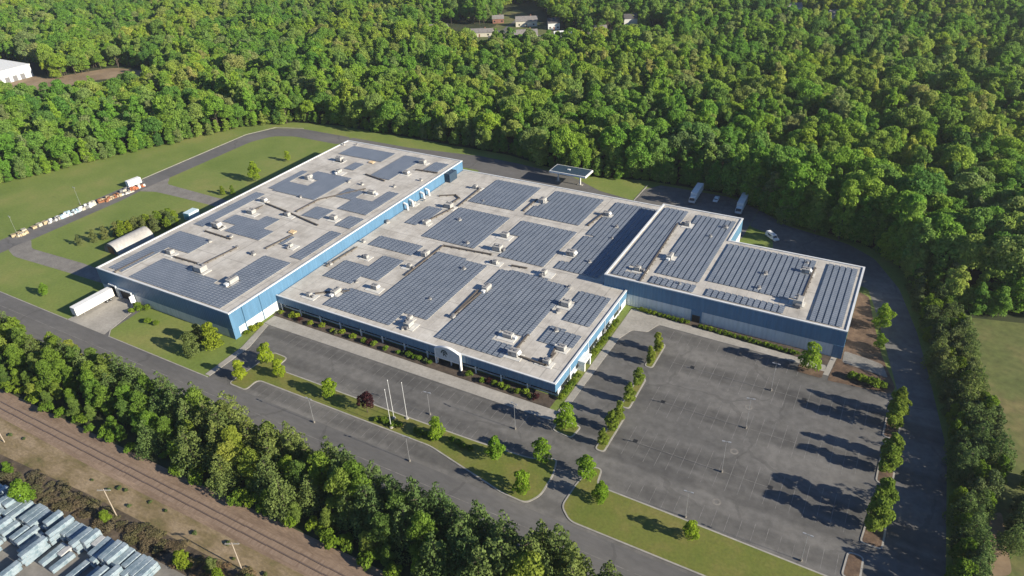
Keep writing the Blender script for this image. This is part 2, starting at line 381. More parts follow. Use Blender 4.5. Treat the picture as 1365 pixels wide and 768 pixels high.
island('grass_strip', [(-47.2, 104), (-47.4, 96.4), (-44, 93.4), (8, 93.4), (9.4, 104.6), (-25, 105.4), (-42.6, 105.6), (-43.4, 110.6), (-45.6, 110.6)], M['drygrass'], 1.6)
for a in ([(-48.3, 151), (-45.8, 151), (-45.9, 163.2), (-48.2, 163.2)], [(-48, 132.6), (-45.4, 132.6), (-45.6, 146.2), (-48, 146.2)], [(-47.8, 115.6), (-45.2, 115.6), (-45.2, 130), (-47.8, 130)],
          [(-59.9, 117), (-54.2, 116.4), (-53.6, 121.4), (-59.9, 121.6)], [(12, 150.6), (15.6, 150.6), (15.8, 165), (12.4, 165)], [(12.2, 134.6), (15.8, 134.6), (16, 148), (12.4, 148)],
          [(11.2, 115.8), (15.6, 115.8), (16, 132), (12.6, 132)], [(9, 105.8), (12.6, 105.8), (12.6, 112.6), (9.4, 112.6)]):
    island('planting_island', a, M['mulch'] if a[0][0] > 0 else M['drygrass'], 1.2)
slab('kerb', [(-89.3, 250), (-88.9, 250), (-88.9, 266), (-89.3, 266)], .14, M['kerb'])
slab('kerb', [(-302.6, 176), (-302.2, 176), (-302.2, 243), (-295.4, 257.6), (-280, 262.4), (-280, 262.8), (-295.7, 258), (-302.6, 243.2)], .14, M['kerb'])
slab('kerb', [(-156.6, 92.6), (-201.2, 92.6), (-203.9, 95), (-207.2, 107), (-207.5, 107), (-204.2, 94.9), (-201.3, 92.3), (-156.6, 92.3)], .1, M['kerb'])
slab('kerb', [(-291, 92.6), (-222.7, 92.6), (-222.7, 92.3), (-291, 92.3)], .1, M['kerb'])
# railway side
sheet('ballast', [(-420, 54.5), (-147, 55.2), (40, 59.4), (40, 67.5), (-60, 65.2), (-145, 63.2), (-192, 62.4), (-420, 56.4)], .01, M['ballast'])
sheet('embankment', [(-420, 40), (-183, 47), (-147, 49.4), (-110, 50.6), (40, 56), (40, 59.5), (-147, 55.3), (-420, 54.6)], .006, M['bank'])
sheet('verge', [(-420, 25), (-170, 41), (-112, 45), (40, 50), (40, 56.2), (-110, 50.8), (-147, 49.6), (-183, 47.2), (-420, 40.2)], .004, M['scrub'])
sheet('yard_pavement', [(-420, -60), (-60, -60), (-60, 47), (-112, 45.1), (-170, 41.2), (-420, 25.2)], .002, M['yard'])
sheet('meadow', [(30, 92), (60, 60), (140, 60), (140, 222), (60, 222), (30, 215)], -.01, M['meadow'])
sheet('dirt_track', [(31.74, 131.32), (36.52, 138.18), (38.17, 120.94), (32.51, 118.01)], .0, M['dirt'], 2)
# clearings far off
sheet('dirt_lot', [(-531.79, 242.34), (-486.69, 245.88), (-482.71, 261.27), (-485.62, 282.12), (-457.67, 296.47), (-463.5, 309.85), (-504.67, 306.85), (-518.32, 281.42), (-524.9, 269.17), (-605.16, 283.04)], .0, M['dirt'], 6)
sheet('bare_patch', [(-330.64, 455.68), (-282.47, 448.09), (-212.41, 477.0), (-176.74, 517.58), (-222.68, 527.94), (-251.41, 507.91), (-321.09, 574.96), (-324.44, 554.26), (-304.19, 506.84)], .0, M['meadow'], 6)
sheet('residential_street', [(-282.47, 448.09), (-279.31, 449.19), (-302.67, 554.62), (-305.14, 553.85)], .01, M['road'])
sheet('residential_lane', [(-310.32, 493.83), (-214.2, 480.99), (-173.17, 523.71), (-175.51, 530.46), (-217.87, 489.15), (-314.5, 500.7)], .012, M['road'])

# painted lines
pl = MB()
def line(x0, y0, x1, y1, w=.11): 
    d = Vector((x1 - x0, y1 - y0)).normalized() * w / 2
    pl.sheet([(x0 - d.y, y0 + d.x), (x1 - d.y, y1 + d.x), (x1 + d.y, y1 - d.x), (x0 + d.y, y0 - d.x)][::-1], .03)
for yc in (122.4, 139.2, 156.2):
    line(-42, yc, 8, yc, .09)
    for k in range(19): line(-41.5 + k * 2.75, yc - 5.4, -41.5 + k * 2.75, yc + 5.4)
for k in range(17): line(-36 + k * 2.75, 105.8, -36 + k * 2.75, 111)
for k in range(14): line(-46 + k * 2.75, 165, -46 + k * 2.75, 170.6)
for k in range(32): line(-150 + k * 2.75, 114, -150 + k * 2.75, 119)
for k in range(25): line(-126 + k * 2.75, 105, -126 + k * 2.75, 109)
for k in range(20): line(-140 + k * 2.75, 93, -140 + k * 2.75, 97.6)
line(-330, 87.2, 40, 88, .16)
struct('parking_line_markings', pl, M['paint'])

# ------------------------------------------------------------------ the factory
fac = thing('factory_building', 'long blue and white metal factory of three flat-roofed wings carrying solar arrays', 'factory', (-120, 178, 0))
OX, OY = -120, 178
def fpart(name, mb, m, parent=None, label=None, smooth=False):
    """a part of the factory given in world coordinates"""
    mb.v = [(x - OX, y - OY, z) for x, y, z in mb.v]
    o = mb.build(name, m, fac if parent is None else parent, smooth)
    if label: o['label'] = label
    return o
TALL, MID, FAR = 9.2, 5.3, 9.0
# tall wing (by the dock), wide middle wing, far wing in two depths
tall = (-226.9, -163.3, 109.1, 238.7)
mid1 = (-163.3, -63.9, 127.3, 177.8)
mid2 = (-163.3, -71.7, 177.8, 238.6)
far1 = (-71.6, -42.5, 177.8, 233.4)
far2 = (-42.5, -1.0, 177.8, 215.6)
ring = lambda b, d=0: [(b[0] + d, b[2] + d), (b[1] - d, b[2] + d), (b[1] - d, b[3] - d), (b[0] + d, b[3] - d)]
def wing(name, outline, h, zlow, label):
    """upper cladding band over a slightly recessed lower band, roof deck and metal coping round its edge"""
    w = fpart(name, MB().prism(outline, zlow, h), M['blue'], label=label)
    fpart('lower_wall', MB().prism(inset(outline, .08), -.1, zlow - .003), M['pale'], w)
    fpart('roof_deck', MB().sheet(inset(outline, .45), h + .05), M['roof'], w)
    c = MB(); o = outline if area(outline) > 0 else outline[::-1]; i = inset(o, .5)
    o = inset(o, -.06); n = len(o)
    for k in range(n):
        a, b, p, q = o[k], o[(k + 1) % n], i[(k + 1) % n], i[k]
        c.prism([a, b, p, q], h + .003, h + .32)
    fpart('parapet', c, M['coping'], w)
    return w
wt = wing('tall_wing_wall', ring(tall), TALL, 3.3, 'tall blue wing beside the loading dock')
midp = [(-163.2, 127.3), (-63.9, 127.3), (-63.9, 177.7), (-71.7, 177.7), (-71.7, 238.6), (-163.2, 238.6)]
wm = fpart('middle_wing_wall', MB().prism(midp, 2.75, MID), M['blue'], label='low wide middle wing with the arched entrance')
fpart('roof_deck', MB().sheet(inset(midp, .4), MID + .05), M['roof'], wm)
c = MB()
c.prism([(-163.2, 127.24), (-63.84, 127.24), (-63.84, 177.6), (-64.4, 177.6), (-64.4, 127.75), (-163.2, 127.75)], MID + .003, MID + .3)
fpart('parapet', c, M['coping'], wm)
fpart('parapet', MB().box(-163.2, -71.8, 238.1, 238.66, MID + .003, MID + .3), M['coping'], wm)
fpart('lower_wall', MB().prism([(-163.2, 129.1), (-64.1, 129.1), (-64.1, 177.7), (-71.9, 177.7), (-71.9, 238.4), (-163.2, 238.4)], -.1, 2.747), M['pale'], wm)
farp = [(-71.6, 177.8), (-1, 177.8), (-1, 215.6), (-42.5, 215.6), (-42.5, 233.4), (-71.6, 233.4)]
wf = wing('far_wing_wall', farp, FAR, 4.1, 'tall blue far wing along the large car park')
# full-height corner strips and door bays
d = MB()
d.box(-3.6, -.93, 177.7, 179, -.1, 4.2); d.box(-1.5, -.93, 179, 181.5, -.1, 4.2)
fpart('corner_panel', d, M['blue'], wf)
fpart('entrance_bay', MB().box(-43.4, -40.2, 177.62, 178.2, -.1, 4.2), M['blue'], wf)
fpart('door', MB().box(-43, -40.6, 177.55, 177.615, .1, 2.6), M['dark'], wf)
fpart('corner_panel', MB().box(-165.6, -163.24, 109.03, 111.2, -.1, 3.4), M['blue'], wt)
# dock doors on the tall wing
for x, w_, h_ in ((-220.6, 3.2, 4.2), (-214.4, 6.4, 3.7)):
    o = fpart('dock_door', MB().box(x - w_ / 2, x + w_ / 2, 109.1, 109.2, .05, h_), M['dark'], wt)
    fr = MB().box(x - w_ / 2 - .35, x - w_ / 2, 108.5, 109.25, 0, h_ + .35).box(x + w_ / 2, x + w_ / 2 + .35, 108.5, 109.25, 0, h_ + .35).box(x - w_ / 2, x + w_ / 2, 108.5, 109.25, h_, h_ + .35)
    fpart('door_frame', fr, M['pale'], o)
fpart('canopy_fin', MB().box(-210.3, -210.0, 107.2, 109.05, 0, 3.4), M['white'], wt)
# glazing recessed under the middle wing's fascia, and the posts in front of it
for k in range(12):
    x0 = -162 + k * 8.15
    if x0 < -94 < x0 + 8: pass
    fpart('window_band', MB().box(x0 + .25, min(x0 + 7.9, -64.4), 128.98, 129.06, .7, 2.5), M['glass'], wm)
    fpart('column', MB().box(x0 - .16, x0 + .16, 127.45, 127.77, -.05, 2.747), M['white'], wm)
for k in range(5):
    y0 = 131 + k * 9.2
    fpart('window_band', MB().box(-64.06, -63.98, y0, y0 + 5.6, 1.0, 2.3), M['glass'], wm)
pd = MB().box(-63.9, -61.9, 141.4, 141.9, 0, 3.1).box(-63.9, -61.9, 145.0, 145.5, 0, 3.1).box(-63.9, -61.7, 141.2, 145.7, 3.1, 3.5)
sd = fpart('side_entrance', pd, M['white'], wm)
fpart('door', MB().box(-64.0, -63.86, 142, 144.9, .1, 2.6), M['dark'], sd)
for y in (136, 148, 160, 171): fpart('downpipe', MB().tube((-63.78, y, .1), (-63.78, y, MID - .1), .1, n=8), M['coping'], wm)
for y in (114, 121): fpart('downpipe', MB().tube((-163.16, y, .1), (-163.16, y, TALL - .1), .11, n=8), M['blue'], wt)
# arched entrance portal with its emblem
X0, X1 = -101.2, -93.0
fr = MB()
prev = None
N_ = 14
for i in range(N_ + 1):
    t = i / N_; x = X0 + (X1 - X0) * t; z = 5.5 + 1.25 * math.sin(math.pi * t)
    if prev:
        px_, pz = prev
        for (a0, a1) in ((0, .42),):
            fr.add([(px_, 126.4, pz - .17), (x, 126.4, z - .17), (x, 127.2, z - .17), (px_, 127.2, pz - .17), (px_, 126.4, pz + .17), (x, 126.4, z + .17), (x, 127.2, z + .17), (px_, 127.2, pz + .17)],
                   [(3, 2, 1, 0), (4, 5, 6, 7), (0, 1, 5, 4), (2, 3, 7, 6), (1, 2, 6, 5), (3, 0, 4, 7)])
    prev = (x, z)
fr.box(X0 - .2, X0 + .2, 126.4, 127.2, -.1, 5.55).box(X1 - .2, X1 + .2, 126.4, 127.2, -.1, 5.55).box(X0 + .2, X1 - .2, 126.45, 127.15, 2.4, 2.7)
portal = fpart('entrance_portal', fr, M['white'], wm)
inf = MB()
pts = [(X0 + (X1 - X0) * i / N_, 5.3 + 1.2 * math.sin(math.pi * i / N_)) for i in range(N_ + 1)]
for (xa, za), (xb, zb) in zip(pts, pts[1:]):
    inf.add([(xa, 126.5, 2.7), (xb, 126.5, 2.7), (xb, 126.5, zb), (xa, 126.5, za), (xa, 126.7, 2.7), (xb, 126.7, 2.7), (xb, 126.7, zb), (xa, 126.7, za)], [(0, 1, 2, 3), (7, 6, 5, 4), (3, 2, 6, 7)])
M['infill'] = flat('portal_screen', (.5, .53, .53), .6)
fpart('portal_screen', inf, M['infill'], portal)
fpart('door', MB().box(-99.6, -94.6, 128.8, 128.96, .1, 2.5), M['glass'], wm)
def letters(txt, size, loc, m, parent, rot=(R(90), 0, 0), name='lettering'):
    cu = bpy.data.curves.new(name, 'FONT'); cu.body = txt; cu.size = size; cu.extrude = .04; cu.align_x = 'CENTER'; cu.align_y = 'CENTER'
    tmp = bpy.data.objects.new(name, cu); COL.objects.link(tmp)
    me = bpy.data.meshes.new_from_object(tmp.evaluated_get(bpy.context.evaluated_depsgraph_get()))
    bpy.data.objects.remove(tmp)
    me.materials.clear(); me.materials.append(m)
    o = bpy.data.objects.new(name, me); COL.objects.link(o)
    o.rotation_euler = rot; o.location = loc
    if parent: o.parent = parent
    return o
M['emblem'] = flat('emblem_paint', (.02, .035, .025), .6)
em = MB()
for i in range(12):                      # dark arch over the letter
    t0, t1 = math.pi * (i / 12), math.pi * ((i + 1) / 12)
    P_ = lambda t, r: (-98.1 + r * .9 * math.cos(t), 4.55 + r * math.sin(t))
    q = [P_(t0, 1.25), P_(t1, 1.25), P_(t1, .88), P_(t0, .88)]
    em.add([(x, 126.42, z) for x, z in q] + [(x, 126.49, z) for x, z in q], [(3, 2, 1, 0), (0, 1, 5, 4), (2, 3, 7, 6)])
emb = fpart('emblem', em, M['emblem'], portal)
letters('R', 2.2, (-98.0 - OX, 126.45 - OY, 4.3), M['emblem'], emb)
# grey-blue housing on the tall wing's inner wall
fpart('vent_housing', MB().box(-163.2, -160.6, 224.5, 230, MID + .06, TALL - .2), M['darkblue'], wt)
for y in (196, 199.5, 207, 210.5): fpart('wall_duct', MB().tube((-163.1, y, 8), (-161.6, y, 7.6), .45, n=8).tube((-161.6, y, 7.7), (-161.4, y, MID), .4, n=8), M['coping'], wt)

# ------------------------------------------------------------------ roof equipment
ZT, ZM, ZF = TALL + .06, MID + .06, FAR + .06
UNITS = {
 'tall': [(-211.46, 127.03), (-191.68, 123.25), (-176.49, 122.65), (-212.98, 148.54), (-213.2, 172.08), (-209.39, 162.28), (-212.09, 148.14), (-195.12, 166.51), (-212.42, 196.54), (-176.97, 171.7), (-177.95, 195.37), (-176.42, 148.6), (-213.76, 217.13), (-213.48, 217.35), (-204.99, 206.68), (-177.22, 217.23), (-177.52, 229.54)],
 'middle': [(-152.02, 158.86), (-134.46, 160.16), (-134.29, 169.13), (-136.56, 144.47), (-146.24, 136.58), (-152.92, 131.69), (-116.06, 134.98), (-147.76, 204.3), (-147.95, 189.39), (-116.68, 223.39), (-116.0, 192.55), (-113.39, 182.89), (-147.79, 223.89), (-162.4, 200.99), (-89.72, 223.09), (-89.02, 190.46), (-103.86, 159.31), (-109.57, 174.44), (-91.68, 175.28), (-77.24, 161.84), (-84.99, 140.23), (-68.95, 141.48), (-79.61, 133.63), (-114.22, 132.09), (-69.96, 134.3)],
 'far': [(-58.57, 220.42), (-56.77, 196.23), (-63.22, 184.64), (-16.58, 205.02), (-15.38, 186.3)],
}
SMALL = {
 'tall': [(-201.78, 145.09), (-193.34, 140.11), (-205.91, 139.17), (-184.19, 139.03), (-206.33, 207.55), (-201.55, 144.65), (-202.49, 181.18), (-184.7, 139.3), (-167.64, 214.06), (-173.92, 204.61), (-224.93, 233.2), (-219.12, 235.64), (-194.43, 200.86), (-187.59, 200.99)],
 'middle': [(-144.63, 144.93), (-160.54, 167.77), (-160.55, 150.18), (-116.78, 146.62), (-105.19, 142.01), (-162.0, 183.87), (-160.25, 205.52), (-138.43, 214.6), (-137.96, 196.58), (-125.57, 182.47), (-109.04, 175.02), (-82.67, 215.46), (-81.32, 188.45), (-80.93, 206.89), (-77.85, 157.64), (-80.66, 171.42), (-74.08, 148.62), (-104.96, 141.53), (-117.11, 166.88), (-105.02, 141.7), (-114.99, 130.12)],
 'far': [(-48.88, 182.08), (-46.04, 223.77), (-48.98, 215.38), (-27.23, 198.66), (-27.14, 189.62), (-17.16, 210.75)],
}
ZR = dict(tall=ZT, middle=ZM, far=ZF)
ROOFTXT = dict(tall='tall wing roof', middle='low middle roof', far='far wing roof')
def make_unit(kind):
    t = thing('rooftop_unit', 'x', 'rooftop unit', (0, 0, 0))
    if kind == 0:      # packaged air handler with sloping intake hood
        MB().cbox((0, 0, 0), (2.9, 2.1, .35)).build('base_curb', M['unit_dark'], t)
        MB().cbox((0, 0, .35), (3.1, 2.3, 1.45), bev=.07).build('cabinet', M['unit'], t)
        h = MB(); h.add([(1.55, -.9, 1.6), (1.55, .9, 1.6), (2.2, .9, .95), (2.2, -.9, .95), (1.55, -.9, .9), (1.55, .9, .9)], [(0, 3, 2, 1), (0, 1, 5, 4), (3, 4, 5, 2), (0, 4, 3), (1, 2, 5)]); h.build('intake_hood', M['coping'], t)
        for x in (-.75, .55): MB().tube((x, 0, 1.8), (x, 0, 1.98), .55, n=14).build('fan', M['unit_dark'], t)
        MB().box(-1.2, -.2, -1.19, -1.15, .5, 1.55).build('access_panel', M['unit_dark'], t)
    elif kind == 1:    # two boxes and an elbow duct
        MB().cbox((0, 0, 0), (2.3, 1.9, .3)).build('base_curb', M['unit_dark'], t)
        MB().cbox((.1, 0, .3), (2.1, 1.8, 1.2), bev=.06).build('cabinet', M['unit'], t)
        MB().cbox((-1.9, .1, 0), (1.2, 1.3, .9), bev=.05).build('condenser', M['unit_dark'], t)
        MB().tube((-1.3, 0, .75), (-.95, 0, .75), .28, n=10).build('duct', M['unit'], t)
        MB().tube((.2, 0, 1.5), (.2, 0, 1.72), .6, n=14).build('fan', M['unit_dark'], t)
    elif kind == 2:    # long low unit with supply duct
        MB().cbox((0, 0, 0), (2.0, 3.8, .35)).build('base_curb', M['unit_dark'], t)
        MB().cbox((0, .2, .35), (2.2, 3.6, 1.25), bev=.06).build('cabinet', M['unit'], t)
        MB().cbox((0, -2.3, .1), (1.3, 1.3, .8), bev=.05).build('duct', M['coping'], t)
        for y in (-.7, .5, 1.5): MB().tube((0, y, 1.6), (0, y, 1.78), .42, n=12).build('fan', M['unit_dark'], t)
    else:              # big evaporator with twin stacks
        MB().cbox((0, 0, 0), (3.2, 2.6, .4)).build('base_curb', M['unit_dark'], t)
        MB().cbox((0, 0, .4), (3.4, 2.8, 1.7), bev=.08).build('cabinet', M['unit'], t)
        for x in (-.9, .9): MB().tube((x, .4, 2.1), (x, .4, 2.8), .42, .36, n=12).build('stack', M['unit_dark'], t)
        MB().cbox((-2.3, -.3, 0), (1.1, 1.6, 1.1), bev=.05).build('condenser', M['unit_dark'], t)
    return t
protos = []
UNITBOX = {k: [] for k in UNITS}
KINDTXT = ['grey hooded air handler', 'pale cooling unit with dark condenser', 'long low air handler', 'bulky pale ventilator']
for wkey, pts in UNITS.items():
    by = [[], [], [], []]
    for i, p in enumerate(pts):
        by[(i * 7 + len(wkey)) % 4 if i % 3 else (0 if i % 2 else 1)].append(p)
    for k in range(4):
        for i, (x, y) in enumerate(sorted(by[k], key=lambda q: q[1])):
            pr = next((q for q in protos if q[0] == k), None)
            lab = KINDTXT[k] + ' on the ' + ROOFTXT[wkey] + (', nearest its front edge' if i == 0 else ', %s from its front edge' % nth(i + 1))
            if len(by[k]) == 1: lab = KINDTXT[k] + ' on the ' + ROOFTXT[wkey]
            if pr is None:
                u = make_unit(k); u.location = (x, y, ZR[wkey] + .16); u['group'] = 'rooftop units'; u['label'] = lab
                protos.append((k, u, children(u)))
            else:
                copy_thing(pr[1], pr[2], (x, y, ZR[wkey] + .16), [0, math.pi, 0, math.pi / 2][(i + k) % 4], rnd.uniform(.72, .98), lab, 'rooftop units')
            UNITBOX[wkey].append((x, y))
# pale walkway pads the units stand on
for wkey, pts in UNITBOX.items():
    for i, (x, y) in enumerate(sorted(pts, key=lambda q: q[1])):
        w_, d_ = rnd.uniform(3.2, 4.6), rnd.uniform(2.6, 3.6)
        o = MB().cbox((x + rnd.uniform(-.5, .8), y + rnd.uniform(-.5, .3), ZR[wkey]), (w_ * 2 * .62, d_ * 1.1, .12)).build('roof_pad', M['pad'], fac)
        o.location = (-OX, -OY, 0)
sp = None
for wkey, pts in SMALL.items():
    for i, (x, y) in enumerate(sorted(pts, key=lambda q: q[1])):
        lab = 'small capped roof vent on the %s, %s from the front' % (ROOFTXT[wkey], nth(i + 1))
        if sp is None:
            t = thing('roof_vent', lab, 'roof vent', (x, y, ZR[wkey]), 0, 'small roof vents')
            MB().cbox((0, 0, 0), (1.2, 1.2, .5), bev=.04).build('curb', M['unit'], t)
            MB().tube((0, 0, .5), (0, 0, 1.0), .38, n=12).tube((0, 0, 1.0), (0, 0, 1.15), .62, .3, n=12).build('cap', M['unit_dark'], t)
            sp = (t, children(t))
        else: copy_thing(sp[0], sp[1], (x, y, ZR[wkey]), rnd.uniform(0, 3), rnd.uniform(.7, 1.15), lab)

# pipes and cable trays: traced runs on their roofs
RUNS = [
 ('tall', [(-193.12, 140.21), (-194.79, 126.23), (-208.21, 125.86)]), ('tall', [(-218.08, 110.09), (-217.55, 124.55)]), ('tall', [(-183.3, 144.02), (-181.84, 155.33)]),
 ('tall', [(-210.75, 170.89), (-198.28, 168.88), (-178.89, 165.11)]), ('tall', [(-194.49, 170.58), (-193.88, 182.35), (-183.39, 197.83)]), ('tall', [(-210.66, 163.3), (-210.39, 168.47)]),
 ('tall', [(-175.94, 222.37), (-165.63, 223.05)]), ('tall', [(-192.67, 209.77), (-181.12, 207.43)]), ('tall', [(-213.86, 144.02), (-200.35, 143.57)]),
 ('middle', [(-145.61, 224.4), (-144.94, 206.47)]), ('middle', [(-145.86, 204.14), (-148.62, 191.14)]), ('middle', [(-157.12, 211.65), (-151.57, 214.8), (-148.4, 212.82), (-148.81, 208.64)]),
 ('middle', [(-132.33, 177.56), (-132.51, 155.21)]), ('middle', [(-151.93, 133.54), (-149.35, 135.62), (-143.27, 139.38)]), ('middle', [(-160.88, 148.55), (-159.84, 163.26)]),
 ('middle', [(-80.39, 143.25), (-80.26, 133.73), (-69.74, 133.07), (-69.66, 138.9)]), ('middle', [(-105.37, 141.53), (-104.35, 156.56)]), ('middle', [(-119.76, 213.51), (-119.76, 224.42)]),
 ('middle', [(-92.56, 212.66), (-91.36, 223.24)]), ('middle', [(-70.19, 137.82), (-70.8, 141.51)]), ('middle', [(-105.32, 141.36), (-105.86, 157.34)]), ('middle', [(-131.76, 177.49), (-113.82, 179.09)]),
 ('middle', [(-103.64, 175.57), (-98.45, 176.1)]), ('far', [(-61.82, 219.74), (-60.16, 178.52)]), ('far', [(-14.49, 208.65), (-14.78, 185.4)]),
]
cnt = {}
for wkey, pts in sorted(RUNS, key=lambda q: min(p[1] for p in q[1])):
    cnt[wkey] = cnt.get(wkey, 0) + 1
    m = MB(); z = ZR[wkey] + .22
    for (xa, ya), (xb, yb) in zip(pts, pts[1:]):
        L_ = math.hypot(xb - xa, yb - ya)
        m.cbox(((xa + xb) / 2, (ya + yb) / 2, z), (L_ + .5, .5, .3), math.atan2(yb - ya, xb - xa))
        for k in range(int(L_ / 3) + 1):
            t = k * 3 / L_ if L_ else 0
            m.cbox((xa + (xb - xa) * t, ya + (yb - ya) * t, ZR[wkey]), (.25, .9, .24), math.atan2(yb - ya, xb - xa))
    tag(m.build('cable_tray', M['pipe']), 'dark cable tray on the %s, %s from its front edge' % (ROOFTXT[wkey], nth(cnt[wkey])), 'cable tray', 'cable trays on the roofs')
for wkey, pts, m_, nm, lab in (
   ('tall', [(-183.6, 157.21)], M['tan'], 'rusty_frame', 'tan rusty steel frame lying on the tall wing roof'),
   ('tall', [(-198.82, 221.44)], M['tan'], 'yellow_frame', 'yellow steel frame near the back of the tall wing roof')):
    (x, y), = pts
    m = MB()
    for k in range(4): m.box(-1.2 + k * .7, -1.1 + k * .7, -1.0, 1.0, 0, .5)
    m.box(-1.3, 1.1, -1.1, -1.0, .2, .32).box(-1.3, 1.1, 1.0, 1.1, .2, .32)
    o = m.build(nm, m_, None, loc=(x, y, ZR[wkey])); tag(o, lab, 'metal frame')

